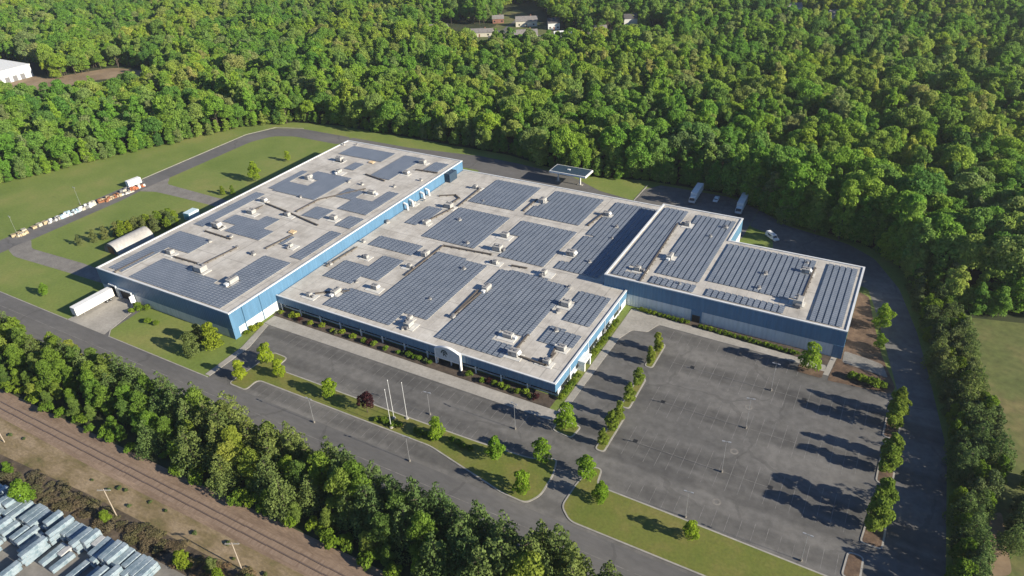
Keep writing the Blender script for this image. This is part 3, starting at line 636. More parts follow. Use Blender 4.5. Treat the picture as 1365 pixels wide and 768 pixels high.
# ------------------------------------------------------------------ solar arrays: every row of modules is a part
ARR = {
 'tall': [
  [(-212.22, 123.09), (-198.75, 123.26), (-196.46, 118.98), (-191.44, 118.74), (-185.73, 122.98), (-181.46, 122.92), (-180.58, 118.79), (-173.74, 119.08), (-173.26, 123.25), (-177.95, 126.64), (-180.42, 131.83), (-181.17, 139.23), (-168.87, 139.4), (-167.82, 111.1), (-176.4, 110.21), (-208.38, 109.73), (-211.74, 114.47)],
  [(-224.36, 139.31), (-205.91, 139.21), (-206.27, 131.03), (-216.56, 128.63), (-215.44, 126.2), (-217.94, 111.03), (-220.75, 111.33), (-223.06, 126.21)],
  [(-215.18, 157.58), (-212.52, 159.76), (-208.08, 156.94), (-201.89, 158.12), (-202.14, 164.44), (-196.69, 161.15), (-194.39, 154.94), (-189.51, 152.7), (-190.57, 147.25), (-205.01, 147.83), (-207.49, 151.31), (-213.73, 153.15)],
  [(-221.63, 177.91), (-216.98, 175.84), (-217.45, 145.72), (-221.6, 146.48), (-222.7, 172.52)],
  [(-218.05, 182.43), (-216.69, 190.03), (-215.38, 189.28), (-205.17, 190.12), (-207.35, 195.62), (-211.53, 198.51), (-214.06, 206.29), (-213.13, 210.1), (-197.3, 197.23), (-194.65, 183.11), (-199.94, 180.75), (-212.03, 180.75)],
  [(-221.38, 181.76), (-221.55, 201.97), (-218.26, 200.76), (-217.91, 182.49)],
  [(-220.43, 228.89), (-213.15, 233.99), (-194.47, 233.53), (-195.58, 223.15), (-207.33, 223.72), (-216.68, 223.58)],
  [(-190.52, 233.77), (-179.82, 232.69), (-178.52, 225.05), (-180.1, 211.39), (-180.55, 207.46), (-186.13, 209.6), (-190.26, 212.06)],
  [(-173.02, 232.84), (-167.86, 233.25), (-165.47, 224.57), (-172.74, 223.49)],
  [(-189.5, 195.04), (-183.27, 194.98), (-181.33, 189.42), (-171.99, 189.13), (-172.1, 199.92), (-166.21, 199.93), (-168.08, 179.55), (-181.18, 179.95), (-182.89, 187.22), (-189.6, 187.25)],
  [(-189.72, 176.84), (-182.43, 175.85), (-180.34, 170.59), (-185.4, 167.62), (-189.11, 170.4)],
  [(-173.68, 176.33), (-167.26, 175.51), (-165.89, 167.95), (-172.04, 167.72)],
  [(-171.9, 163.93), (-165.93, 163.51), (-166.46, 143.44), (-171.73, 143.96)],
  [(-182.77, 149.62), (-181.1, 155.3), (-178.21, 154.16), (-179.75, 148.02)],
  [(-208.24, 217.7), (-201.49, 219.68), (-197.81, 213.15), (-203.85, 210.54)],
 ],
 'middle': [
  [(-143.95, 234.44), (-123.42, 234.21), (-122.49, 211.57), (-143.23, 212.48)],
  [(-144.12, 206.15), (-121.62, 205.7), (-121.66, 194.11), (-122.12, 180.4), (-143.44, 180.25)],
  [(-118.42, 234.52), (-96.97, 233.87), (-94.11, 209.13), (-118.33, 212.95), (-117.18, 218.46), (-113.23, 219.58), (-113.56, 225.87)],
  [(-115.4, 206.48), (-94.3, 205.04), (-94.02, 192.46), (-94.6, 178.91), (-109.05, 180.42), (-113.13, 194.28), (-116.79, 196.01)],
  [(-91.67, 234.32), (-73.21, 235.16), (-73.15, 203.28), (-88.36, 209.01), (-91.29, 214.38), (-87.73, 218.37), (-88.89, 226.21)],
  [(-90.51, 205.77), (-75.61, 204.61), (-73.75, 181.73), (-81.0, 180.37), (-90.97, 179.38), (-91.22, 183.81), (-87.3, 186.62), (-87.56, 192.56), (-91.08, 193.82)],
  [(-133.46, 172.44), (-114.2, 173.41), (-112.0, 167.39), (-111.29, 149.7), (-109.19, 137.61), (-114.65, 137.6), (-118.77, 138.29), (-120.5, 135.68), (-121.56, 128.64), (-132.35, 128.22), (-152.0, 129.84), (-146.14, 135.52), (-144.78, 138.62), (-136.19, 141.22), (-132.85, 142.32), (-135.42, 147.55), (-132.23, 154.2), (-129.8, 157.97), (-129.28, 166.38), (-127.8, 171.01)],
  [(-146.17, 163.05), (-138.17, 162.23), (-137.99, 157.35), (-138.0, 148.88), (-145.2, 148.3), (-147.46, 143.6), (-157.77, 144.3), (-157.93, 151.88), (-156.18, 154.67), (-150.29, 154.51), (-147.2, 156.34)],
  [(-157.62, 174.76), (-143.61, 173.41), (-138.04, 171.25), (-137.52, 167.41), (-143.31, 166.11), (-156.2, 167.6)],
  [(-153.55, 201.92), (-148.7, 201.19), (-147.56, 196.74), (-150.29, 185.94), (-158.39, 186.98), (-155.18, 194.35)],
  [(-105.58, 173.61), (-90.43, 171.83), (-83.66, 170.53), (-82.02, 165.05), (-79.54, 162.05), (-79.64, 144.14), (-84.14, 142.98), (-88.79, 141.54), (-88.15, 136.61), (-81.41, 137.15), (-82.07, 131.13), (-86.21, 130.23), (-99.33, 130.98), (-104.69, 132.21), (-105.58, 134.67), (-102.93, 149.51), (-103.17, 150.77), (-101.03, 160.83), (-105.26, 163.31)],
  [(-76.85, 170.36), (-66.35, 171.57), (-66.85, 155.04), (-74.58, 155.38), (-73.63, 164.42), (-77.01, 166.03)],
  [(-68.99, 151.53), (-65.12, 151.17), (-65.56, 144.09), (-69.17, 143.1), (-71.49, 141.2), (-76.63, 140.01), (-76.24, 145.78)],
 ],
 'far': [
  [(-69.09, 230.74), (-62.57, 229.62), (-61.42, 208.83), (-61.13, 179.0), (-70.03, 177.76)],
  [(-61.66, 229.37), (-43.69, 229.1), (-43.92, 216.29), (-44.45, 185.42), (-56.49, 185.62), (-56.94, 206.26)],
  [(-58.96, 181.0), (-56.25, 184.24), (-43.76, 181.97), (-44.04, 177.7), (-58.78, 177.22)],
  [(-41.64, 213.31), (-14.72, 212.29), (-13.82, 200.36), (-15.79, 191.13), (-21.69, 187.87), (-41.12, 187.0)],
  [(-41.16, 183.2), (-18.83, 183.11), (-18.46, 178.24), (-40.82, 177.43)],
  [(-12.38, 212.87), (-2.58, 212.42), (-2.13, 179.28), (-11.28, 178.43)],
 ],
}
PITCH = 1.72
rowmesh = {}
def row_mesh(n):
    """one tilted row, n modules of about 1 m long, on low feet"""
    if n not in rowmesh:
        L_ = n * 1.03; a = R(7); hw = .72
        x0, z0, x1, z1 = -hw * math.cos(a), .26 + hw * math.sin(a), hw * math.cos(a), .26 - hw * math.sin(a)
        m = MB()
        m.add([(x0, 0, z0), (x1, 0, z1), (x1, L_, z1), (x0, L_, z0), (x0, 0, z0 - .045), (x1, 0, z1 - .045), (x1, L_, z1 - .045), (x0, L_, z0 - .045)],
              [(0, 1, 2, 3), (7, 6, 5, 4)], 0)
        m.add([(x0, 0, z0), (x1, 0, z1), (x1, L_, z1), (x0, L_, z0), (x0, 0, z0 - .045), (x1, 0, z1 - .045), (x1, L_, z1 - .045), (x0, L_, z0 - .045)],
              [(0, 4, 5, 1), (1, 5, 6, 2), (2, 6, 7, 3), (3, 7, 4, 0)], 1)
        for y in (.1, L_ - .16):
            m.add([(x0 + .05, y, 0), (x0 + .11, y, 0), (x0 + .11, y + .08, 0), (x0 + .05, y + .08, 0), (x0 + .05, y, z0 - .05), (x0 + .11, y, z0 - .05), (x0 + .11, y + .08, z0 - .05), (x0 + .05, y + .08, z0 - .05)], [(0, 1, 5, 4), (1, 2, 6, 5), (2, 3, 7, 6), (3, 0, 4, 7)], 1)
        me = bpy.data.meshes.new('panel_row'); me.from_pydata(m.v, [], m.f)
        me.materials.append(M['panel']); me.materials.append(M['coping'])
        me.polygons.foreach_set('material_index', m.m); me.update()
        rowmesh[n] = me
    return rowmesh[n]
def squared(poly):
    """the outline with every side turned parallel to the building"""
    n = len(poly)
    typ = ['H' if abs(poly[(i + 1) % n][0] - poly[i][0]) > abs(poly[(i + 1) % n][1] - poly[i][1]) else 'V' for i in range(n)]
    st = next((i for i in range(n) if typ[i] != typ[i - 1]), None)
    if st is None: return poly
    runs = []
    for k in range(n):
        i = (st + k) % n
        a, b = poly[i], poly[(i + 1) % n]
        w_ = math.hypot(b[0] - a[0], b[1] - a[1]); c_ = (a[1] + b[1]) / 2 if typ[i] == 'H' else (a[0] + b[0]) / 2
        if runs and runs[-1][0] == typ[i]: runs[-1][1].append((c_, w_))
        else: runs.append([typ[i], [(c_, w_)]])
    val = [(t_, sum(c_ * w_ for c_, w_ in r_) / sum(w_ for c_, w_ in r_)) for t_, r_ in runs]
    out = []
    for (ta, va), (tb, vb) in zip(val, val[1:] + val[:1]):
        out.append((vb, va) if ta == 'H' else (va, vb))
    return out
def spans(poly, x):
    ys = []
    for i in range(len(poly)):
        (xa, ya), (xb, yb) = poly[i], poly[(i + 1) % len(poly)]
        if (xa > x) != (xb > x): ys.append(ya + (yb - ya) * (x - xa) / (xb - xa))
    ys.sort()
    return list(zip(ys[::2], ys[1::2]))
for wkey, polys in ARR.items():
    info = []
    for poly in polys:
        poly = inset(squared(poly), -.2); info.append((sum(p[1] for p in poly) / len(poly), poly))
    info.sort(key=lambda q: q[0])
    lim = dict(tall=tall, middle=(-162.6, -64.6, 128, 238), far=(-70.8, -1.8, 178.6, 233))[wkey]
    for i, (_, poly) in enumerate(info):
        if wkey == 'far': pass
        cx_, cy_ = sum(p[0] for p in poly) / len(poly), min(p[1] for p in poly)
        lab = 'slate blue solar array on the %s, %s' % (ROOFTXT[wkey], 'nearest its front edge' if i == 0 else nth(i + 1) + ' from its front edge')
        t = thing('solar_array', lab, 'solar array', (cx_, cy_, ZR[wkey]), 0, 'solar arrays on the factory roofs')
        xs = [p[0] for p in poly]
        k0 = math.ceil((max(min(xs), lim[0] + .9) + .3) / PITCH)
        k = k0
        while k * PITCH < min(max(xs), lim[1] - .9) - .3:
            x = k * PITCH; k += 1
            ss = []
            for a, b in spans(poly, x):
                a = max(a, lim[2] + .8); b = min(b, lim[3] - .8)
                if wkey == 'middle' and x > -72.8: b = min(b, 176.5)
                if wkey == 'far' and x > -43.4: b = min(b, 214.6)
                seg = [(a, b)]
                for ux, uy in UNITBOX[wkey]:
                    if abs(ux - x) < 2.2:
                        seg = [q for s in seg for q in ((s[0], min(s[1], uy - 1.7)), (max(s[0], uy + 1.7), s[1])) if q[1] - q[0] > 1.6] if any(s[0] < uy + 1.7 and s[1] > uy - 1.7 for s in seg) else seg
                ss += seg
            for a, b in ss:
                n = int((b - a) / 1.03 + .5)
                if n < 1: continue
                y0 = round(a / 1.03) * 1.03 if n > 1 else a
                o = bpy.data.objects.new('panel_row', row_mesh(n)); COL.objects.link(o)
                o.parent = t; o.location = (x - cx_, y0 - cy_, .02 + rnd.uniform(0, .02))

# ------------------------------------------------------------------ trees
def leaf_mesh(name, blobs, per, size, m, seed, up=.15):
    """a crown of many leaf-clump faces spread over the shells of uneven blobs"""
    g = np.random.default_rng(seed)
    C_, Rr = np.array([b[:3] for b in blobs]), np.array([b[3] for b in blobs])
    P_, Nn = [], []
    for i, (c_, r_) in enumerate(zip(C_, Rr)):
        n = max(10, int(per * (r_ / Rr.mean()) ** 2))
        d = g.normal(size=(n, 3)); d /= np.linalg.norm(d, axis=1)[:, None]
        d[:, 2] = np.where(d[:, 2] < -.35, -d[:, 2], d[:, 2])
        p = c_ + d * r_ * g.uniform(.72, 1.1, (n, 1)) * np.array([1, 1, .85])
        keep = np.ones(n, bool)
        for j in range(len(C_)):
            if j != i: keep &= np.linalg.norm(p - C_[j], axis=1) > Rr[j] * .78
        P_.append(p[keep]); Nn.append(d[keep])
    P_ = np.vstack(P_); Nn = np.vstack(Nn)
    n = len(P_)
    Nn = Nn + g.normal(scale=.85, size=(n, 3)); Nn[:, 2] += up; Nn /= np.linalg.norm(Nn, axis=1)[:, None]
    t = np.cross(Nn, g.normal(size=(n, 3))); t /= np.linalg.norm(t, axis=1)[:, None]
    b = np.cross(Nn, t)
    s = size * g.uniform(.65, 1.3, (n, 1)); s2 = s * g.uniform(.55, .95, (n, 1))
    V = np.stack([P_ - t * s * .5, P_ - b * s2 * .5 + t * s * .12, P_ + t * s * .5, P_ + b * s2 * .5 + Nn * s * .12], axis=1).reshape(-1, 3)
    me = bpy.data.meshes.new(name)
    me.vertices.add(n * 4); me.vertices.foreach_set('co', V.astype(np.float32).ravel())
    me.loops.add(n * 4); me.loops.foreach_set('vertex_index', np.arange(n * 4, dtype=np.int32))
    me.polygons.add(n); me.polygons.foreach_set('loop_start', np.arange(0, n * 4, 4, dtype=np.int32))
    try: me.polygons.foreach_set('loop_total', np.full(n, 4, dtype=np.int32))
    except Exception: pass
    me.materials.append(m); me.update(calc_edges=True); me.validate()
    return me
def round_blobs(seed, r, zc, rz, n, br=(.3, .46)):
    g = random.Random(seed); out = []
    for i in range(n):
        t = g.uniform(0, 2 * math.pi); u = g.uniform(-.75, 1); q = math.sqrt(max(0, 1 - u * u)); k = g.uniform(.5, .82)
        out.append((r * k * q * math.cos(t), r * k * q * math.sin(t), zc + rz * k * u, r * g.uniform(*br)))
    out.append((0, 0, zc, r * .55)); out.append((g.uniform(-.2, .2) * r, g.uniform(-.2, .2) * r, zc + rz * .7, r * .4))
    return out
def oval_blobs(seed, r, z0, z1, n):
    """upright crown, widest low down and narrowing to the top"""
    g = random.Random(seed); out = []
    for i in range(n):
        h = g.random() ** .9; z = z0 + (z1 - z0) * h
        rr = r * math.sin(math.pi * min(1, (.22 + .72 * h))) ** .8
        t = g.uniform(0, 2 * math.pi); k = g.uniform(.25, .7)
        out.append((rr * k * math.cos(t), rr * k * math.sin(t), z, r * g.uniform(.28, .42) * (1 - .35 * h)))
    for h in (.1, .35, .6, .85): out.append((0, 0, z0 + (z1 - z0) * h, r * .55 * (1 - .45 * h)))
    return out
def pine_blobs(seed, r, z0, z1, tiers):
    g = random.Random(seed); out = []
    for i in range(tiers):
        h = i / (tiers - 1); z = z0 + (z1 - z0) * h
        rr = r * (1 - h) ** .75 * g.uniform(.85, 1.15)
        nb = max(1, int(6 * (1 - h) + 1.5)); t0 = g.uniform(0, 6)
        for k in range(nb):
            t = t0 + 2 * math.pi * k / nb + g.uniform(-.35, .35); q = rr * g.uniform(.55, .95)
            out.append((q * math.cos(t), q * math.sin(t), z + g.uniform(-.5, .4) - .1 * q, .35 * rr + .35))
    return out
def trunk_mesh(name, seed, h, r, limbs, spread):
    g = random.Random(seed); m = MB()
    a = Vector((0, 0, -.2)); 
    pts = [a]
    for i in range(4): pts.append(Vector((g.uniform(-.03, .03) * h, g.uniform(-.03, .03) * h, h * (i + 1) / 4)))
    for i in range(4): m.tube(pts[i], pts[i + 1], r * (1 - .2 * i), r * (1 - .2 * (i + 1)), 7, cap=i in (0, 3))
    for i in range(limbs):
        k = g.uniform(.35, .95); p = Vector((0, 0, h * k)); t = g.uniform(0, 6.3)
        m.tube(p, p + Vector((math.cos(t) * spread, math.sin(t) * spread, spread * g.uniform(.35, .8))), r * .42, r * .12, 5)
    me = bpy.data.meshes.new(name); me.from_pydata(m.v, [], m.f); me.materials.append(M['bark']); me.update()
    return me
class Kind:
    """a kind of tree: several crown and trunk meshes; place() makes one tree, an Empty over trunk and crown"""
    def __init__(s, name, cat, variants): s.name, s.cat, s.var, s.made = name, cat, variants, {}
    def place(s, x, y, sc, label, group=None, v=None, z=0, rz=None):
        v = rnd.randrange(len(s.var)) if v is None else v
        rz = rnd.uniform(0, 6.28) if rz is None else rz
        if v not in s.made:
            t = thing(s.name, label, s.cat, (x, y, z), rz, group)
            t.scale = sc if isinstance(sc, tuple) else (sc,) * 3
            ps = []
            for nm, me in zip(('crown', 'trunk') if s.name.endswith('tree') else ('foliage', 'stem'), s.var[v]):
                o = bpy.data.objects.new(nm, me); COL.objects.link(o); o.parent = t; ps.append(o)
            s.made[v] = (t, ps)
            return t
        t, ps = s.made[v]
        return copy_thing(t, ps, (x, y, z), rz, sc, label, group)

wood_var = []
for i in range(8):
    g = random.Random(50 + i)
    r_ = g.uniform(4.0, 5.9); zc = g.uniform(8.4, 10); rz_ = g.uniform(3.8, 5.4)
    wood_var.append((leaf_mesh('crown', round_blobs(100 + i, r_, zc, rz_, 22 + i, (.26, .44)), 270, .62, LEAF, i), trunk_mesh('trunk', i, zc + 1, .24, 5, 2.4)))
for i in range(2):
    wood_var.append((leaf_mesh('crown', oval_blobs(140 + i, 3.2, 3.2, 15, 28), 170, .6, LEAF, 40 + i), trunk_mesh('trunk', 30 + i, 11, .22, 4, 1.6)))
NW = len(wood_var)
for i in range(4):        # edge trees, leafy to the ground
    wood_var.append((leaf_mesh('crown', oval_blobs(150 + i, 4.4, 1.0, 12.5 + i, 40), 150, .62, LEAF, 45 + i), trunk_mesh('trunk', 45 + i, 9, .22, 5, 2)))
WOOD = Kind('woodland_tree', 'tree', wood_var)
STREET = Kind('street_tree', 'tree', [(leaf_mesh('crown', oval_blobs(200 + i, 2.65, 1.4, 6.6, 26), 120, .42, LEAFB, 60 + i), trunk_mesh('trunk', 60 + i, 4.5, .11, 5, .9)) for i in range(4)])
ISLE = Kind('island_tree', 'tree', [(leaf_mesh('crown', oval_blobs(230 + i, 1.9, .9, 6.4, 24), 120, .4, LEAFO, 70 + i), trunk_mesh('trunk', 70 + i, 4.2, .1, 5, .8)) for i in range(3)])
PLUM = Kind('plum_tree', 'tree', [(leaf_mesh('crown', round_blobs(250, 2.2, 3.9, 2.2, 18), 140, .42, LEAFR, 80), trunk_mesh('trunk', 80, 3.6, .12, 5, 1.1))])
BELT = Kind('broadleaf_tree', 'tree', [(leaf_mesh('crown', oval_blobs(270 + i, 3.9, .8, 10.5, 38), 170, .46, LEAFM, 90 + i), trunk_mesh('trunk', 90 + i, 7.5, .18, 6, 1.7)) for i in range(5)])
PINE = Kind('pine_tree', 'tree', [(leaf_mesh('crown', pine_blobs(300 + i, 3.6, 1.8, 12.5, 10), 100, .45, LEAFP, 100 + i, .35), trunk_mesh('trunk', 100 + i, 11, .17, 4, 1.2)) for i in range(5)])
SCRUB = Kind('scrub_tree', 'tree', [(leaf_mesh('crown', oval_blobs(330 + i, 2.7, .4, 6.4, 24), 130, .42, LEAFG if i % 2 else LEAFS, 110 + i), trunk_mesh('trunk', 110 + i, 3.6, .12, 5, 1.2)) for i in range(4)])
SHRUB = Kind('shrub', 'shrub', [(leaf_mesh('foliage', round_blobs(350 + i, .95, .62, .5, 9), 70, .3, LEAFS, 120 + i), trunk_mesh('stem', 120 + i, .5, .05, 4, .4)) for i in range(3)])
DSHRUB = Kind('dark_shrub', 'shrub', [(leaf_mesh('foliage', round_blobs(370 + i, .9, .55, .45, 8), 60, .3, LEAFG if i else LEAFR, 130 + i), trunk_mesh('stem', 130 + i, .45, .05, 4, .4)) for i in range(2)])

def row(kind, items, text, key, group, axis_txt, **kw):
    """place (x, y, scale) items and word their labels by their order along KEY"""
    items = sorted(items, key=key)
    for i, (x, y, s) in enumerate(items):
        kind.place(x, y, s, text + ', ' + ('nearest ' if i == 0 else nth(i + 1) + ' from ') + axis_txt, group, **kw)
BYX, BYY = (lambda q: q[0]), (lambda q: -q[1])
row(STREET, [(-145.1, 104.8, 1.05), (-147.0, 96.2, .95), (-137.6, 101.8, .9), (-118.5, 101.6, .95), (-83.9, 101.5, 1.0), (-67.3, 102.0, 1.05), (-57.2, 106.6, 1.05), (-56.9, 95.6, 1.0)],
    'bright young tree on the grass median', BYX, 'street trees', 'the trailer end')
STREET.place(-56.9, 118.6, 1.25, 'bushy bright green tree on the kerbed island at the factory corner', 'street trees')
STREET.place(-45.6, 106.3, 1.05, 'bright green tree at the narrow tip of the long grass strip', 'street trees')
STREET.place(-40.2, 101.6, .85, 'young tree standing on the long grass strip beside its narrow tip', 'street trees')
STREET.place(-19.6, 100.6, .8, 'small lone tree halfway along the long grass strip', 'street trees')
STREET.place(-8.0, 168.9, 1.35, 'full bright green tree at the front corner of the far wing', 'street trees')
STREET.place(6.9, 197.2, 1.25, 'tall green tree in the mulch bed at the end of the far wing', 'street trees')
STREET.place(7.6, 187.0, .75, 'small shrubby tree in the mulch bed at the end of the far wing', 'street trees')
STREET.place(-243.8, 98.2, .7, 'small yellow-green tree alone on the lawn by the white trailer', 'street trees')
STREET.place(-250.4, 200.5, 1.3, 'tall light green tree on the lawn behind the tall wing', 'street trees')
STREET.place(-254.0, 224.5, .75, 'small round tree by the bend of the perimeter road', 'street trees')
PLUM.place(-105.7, 101.2, 1.0, 'round dark plum-leaved tree on the median beside the flagpoles')
row(ISLE, [(-47.2, 152.6, .95), (-47.2, 159, 1.0), (-46.5, 135.2, 1.0), (-46.7, 142.4, .95), (-46.5, 117.8, .85), (-46.5, 123.2, 1.0), (-46.4, 128.0, .9)],
    'olive tree in the narrow drive islands', BYY, 'trees of the drive islands', 'the far wing')
row(ISLE, [(14.0, 154.6, (1.7, 1.45, 1.35)), (14.2, 160.4, (1.65, 1.4, 1.3)), (14.1, 138.8, (1.55, 1.35, 1.2)), (14.3, 143.6, (1.5, 1.35, 1.2)), (13.6, 120.6, (1.85, 1.6, 1.4)), (14.0, 126.4, (1.8, 1.6, 1.4))],
    'tall dense tree in the side road islands', BYY, 'trees of the side road islands', 'the far wing')
SCRUB.place(-169.4, 98.2, 1.2, 'grey-green bushy tree on the front lawn, the nearer of two to the kerb')
SCRUB.place(-165.6, 103.0, 1.35, 'grey-green bushy tree on the front lawn close to the tall wing corner')
SCRUB.place(-172.6, 103.6, .95, 'lower dark bushy tree on the front lawn set back from the kerb')
SHRUB.place(-196.3, 103.0, 1.3, 'low green shrub on the front lawn, the one nearer the dock'); SHRUB.place(-192.8, 103.4, 1.2, 'low green shrub on the front lawn, the one farther from the dock')
row(SHRUB, [(-207.4, 107.2, 1.5), (-206.2, 104.4, 1.3), (-204.6, 106.2, 1.6), (-203.2, 108, 1.4)], 'bright shrub beside the loading dock apron', BYX, 'shrubs by the dock', 'the dock door')
bs = []
x = -160.6
while x < -65.5:
    if not (-102.6 < x < -93.8): bs.append((x, 125.6 + rnd.uniform(-.4, .4), rnd.uniform(.85, 1.3)))
    x += rnd.choice([1.7, 1.9, 2.1, 4.4])
row(SHRUB, [b for i, b in enumerate(bs) if i % 4 != 3], 'bright shrub under the front fascia', BYX, 'front bed shrubs', 'the tall wing')
row(DSHRUB, [b for i, b in enumerate(bs) if i % 4 == 3], 'dark shrub under the front fascia', BYX, 'dark front bed shrubs', 'the tall wing')
hs = []
x = -58.5
while x < -11.5:
    if not (-43.8 < x < -40): hs.append((x, 176.5 - (x + 58) * .045, rnd.uniform(.85, 1.05)))
    x += 1.45
row(SHRUB, hs, 'clipped shrub in the far wing hedge', BYX, 'hedge shrubs of the far wing', 'the middle wing')
row(SHRUB, [(-62.7, y + rnd.uniform(-.3, .3), rnd.uniform(1.0, 1.35)) for y in (128.6, 130.6, 132.4, 134.2, 136.0, 138.6, 148.2, 150.2, 152, 153.8, 155.6, 157.4, 159.2, 161, 163, 165, 167)],
    'green shrub along the middle wing side', BYY, 'side bed shrubs', 'the far wing')
row(SHRUB, [(-162.2 + k * 1.9, 111 + k * 1.1 + rnd.uniform(-.5, .5), rnd.uniform(.9, 1.3)) for k in range(0)], 'x', BYX, None, 'x')
row(SHRUB, [(-162.0, 112.4, 1.2), (-161.8, 115, 1.4), (-161.6, 117.4, 1.2)], 'green shrub below the tall wing side wall', BYY, 'shrubs beside the tall wing', 'the middle wing')
row(SHRUB, [(3.0, 170.3, 1.6), (4.8, 170.0, 1.7), (6.6, 169.8, 1.6), (8.4, 169.6, 1.8), (10.2, 170, 1.4)], 'low shrub in the car park mulch bed', BYX, 'shrubs of the mulch bed', 'the far wing')
row(SHRUB, [(-90 + k * 1.5, 100.6 + .12 * k + rnd.uniform(-.6, .6), rnd.uniform(.8, 1.2)) for k in range(5)] + [(-101.5 + k * 1.6, 100.2 + rnd.uniform(-.5, .5), rnd.uniform(.8, 1.2)) for k in range(5)] + [(-80 + k * 1.8, 102 + rnd.uniform(-.5, .5), rnd.uniform(.8, 1.1)) for k in range(4)],
    'low shrub on the median near the flagpoles', BYX, 'median shrubs', 'the plum tree')
row(SCRUB, [(-265, 131, .75), (-263, 134.4, .8), (-261.4, 138.4, .85), (-258.6, 142, .8), (-256, 146, .9), (-253.6, 149.4, .85), (-251.6, 153.4, .9), (-249.4, 156.2, .75), (-257.6, 137.2, .7), (-268, 126.6, .6), (-246.5, 150.5, .8), (-252.6, 183.6, .6), (-249, 186, .6), (-260.2, 140.2, .9), (-257.4, 144.2, .95), (-254.8, 147.8, .95), (-252.6, 151.4, 1.0), (-250.6, 155, .95), (-249.8, 147.4, .9), (-253.2, 144.9, .8), (-248.2, 153.2, .9)],
    'dark scrub tree by the arched shed', BYY, 'scrub by the arched shed', 'the woods')
row(SHRUB, [(-37.4, 224, 1.6), (-35.6, 222, 1.5), (-39.5, 220.5, 1.5), (-36, 228, 1.3)], 'dark shrub behind the far wing', BYX, 'shrubs behind the far wing', 'the truck court')

# the tree belt between road and railway
def scatter(n, poly, dmin, seed, tries=60):
    g = random.Random(seed); xs = [p[0] for p in poly]; ys = [p[1] for p in poly]; out = []
    for _ in range(n * tries):
        x, y = g.uniform(min(xs), max(xs)), g.uniform(min(ys), max(ys))
        if inside(x, y, poly) and all((x - a) ** 2 + (y - b) ** 2 > dmin * dmin for a, b in out):
            out.append((x, y))
            if len(out) >= n: break
    return out
belt = scatter(200, [(-262, 60.5), (-200, 63.2), (-145, 65), (-60, 67), (14, 69.2), (14, 80.6), (-60, 80.2), (-262, 79.6)], 3.4, 11)
pines, broads = [], []
for x, y in belt:
    p = .12 + .6 * min(1, max(0, (x + 190) / 130)) + (.28 if y > 73 else -.25)
    hi = 1.22 if x > -62 else 1.0 if x > -150 else .9
    if rnd.random() < p: pines.append((x, y, hi * rnd.uniform(.8, 1.15)))
    else: broads.append((x, y, hi * rnd.uniform(.75, 1.15) * (1 if y > 68.5 else .58)))
row(PINE, pines, 'dark pine in the railway tree belt', BYX, 'pines of the railway belt', 'the trailer end')
row(BELT, broads, 'leafy green tree in the railway tree belt', BYX, 'leafy trees of the railway belt', 'the trailer end')
ug = scatter(70, [(-262, 58.6), (-200, 62.2), (-145, 63.4), (-60, 65.2), (-8, 66.6), (-8, 68.6), (-60, 67.4), (-145, 65.6), (-200, 64.6), (-262, 61)], 1.7, 31)
row(SHRUB, [(x, y, rnd.uniform(1.3, 2.4)) for x, y in ug], 'bright bush at the foot of the railway tree belt', BYX, 'undergrowth of the railway belt', 'the trailer end')
rb = scatter(120, [(12.4, 226), (18.2, 198), (22.8, 180), (27, 152), (28, 120), (28, 86), (31.5, 86), (31.6, 118), (33.0, 134), (36.5, 150), (33.5, 170), (28, 200), (20, 226)], 2.2, 21)
rb += [(37.5, 127), (40.5, 132), (43, 137), (39.5, 139), (44, 143), (41.5, 148), (46, 149), (38.8, 133.5), (45.5, 131), (47, 139)]
row(SCRUB, [(x, y, rnd.uniform(.7, 1.2)) for i, (x, y) in enumerate(rb) if i % 4], 'shaggy green tree between side road and meadow', BYY, 'scrub of the side road strip', 'the woods')
row(PINE, [(x, y, rnd.uniform(.6, .9)) for i, (x, y) in enumerate(rb) if i % 4 == 0], 'dark conifer between side road and meadow', BYY, 'conifers of the side road strip', 'the woods')
row(SCRUB, [(-300, 45, .9), (-136, 46.6, .5), (-110, 46.5, .75), (-104, 48.6, .6), (-99.5, 47, .75), (-94, 49.5, .6), (-177, 43.4, .6), (-171, 44.6, .55)][1:], 'low brown-green scrub beside the wrapped stacks', BYX, 'scrub by the storage yard', 'the trailer end')
STREET.place(-157.2, 41.2, 1.1, 'yellow-green tree standing at the edge of the wrapped stacks', 'street trees')

DRY = leaf_material('dry_brush', [(.19, .145, .09), (.16, .125, .08), (.17, .16, .075), (.22, .17, .11)], .3)
BRUSH = Kind('dry_shrub', 'shrub', [(leaf_mesh('foliage', round_blobs(390 + i, 1.3, .6, .6, 11), 60, .24, DRY, 140 + i), trunk_mesh('stem', 140 + i, .6, .05, 6, .7)) for i in range(3)])
vg = scatter(110, [(-200, 41), (-183, 45.5), (-147, 48.6), (-110, 50.2), (-80, 51.5), (-80, 47.8), (-112, 46), (-170, 42.2), (-190, 36.5)], 1.25, 41)
row(BRUSH, [(x, y, (q_ := rnd.uniform(.8, 1.5), q_, q_ * .55)) for x, y in vg], 'dry brown brush behind the wrapped stacks', BYX, 'brush by the storage yard', 'the trailer end')
tg = scatter(14, [(-200, 49), (-147, 50.5), (-90, 52), (-90, 56), (-147, 54.4), (-200, 53)], 1.6, 43)
row(DSHRUB, [(x, y, rnd.uniform(.35, .7)) for x, y in tg], 'small weedy tuft on the dry railway bank', BYX, 'weeds of the railway bank', 'the trailer end', v=1)

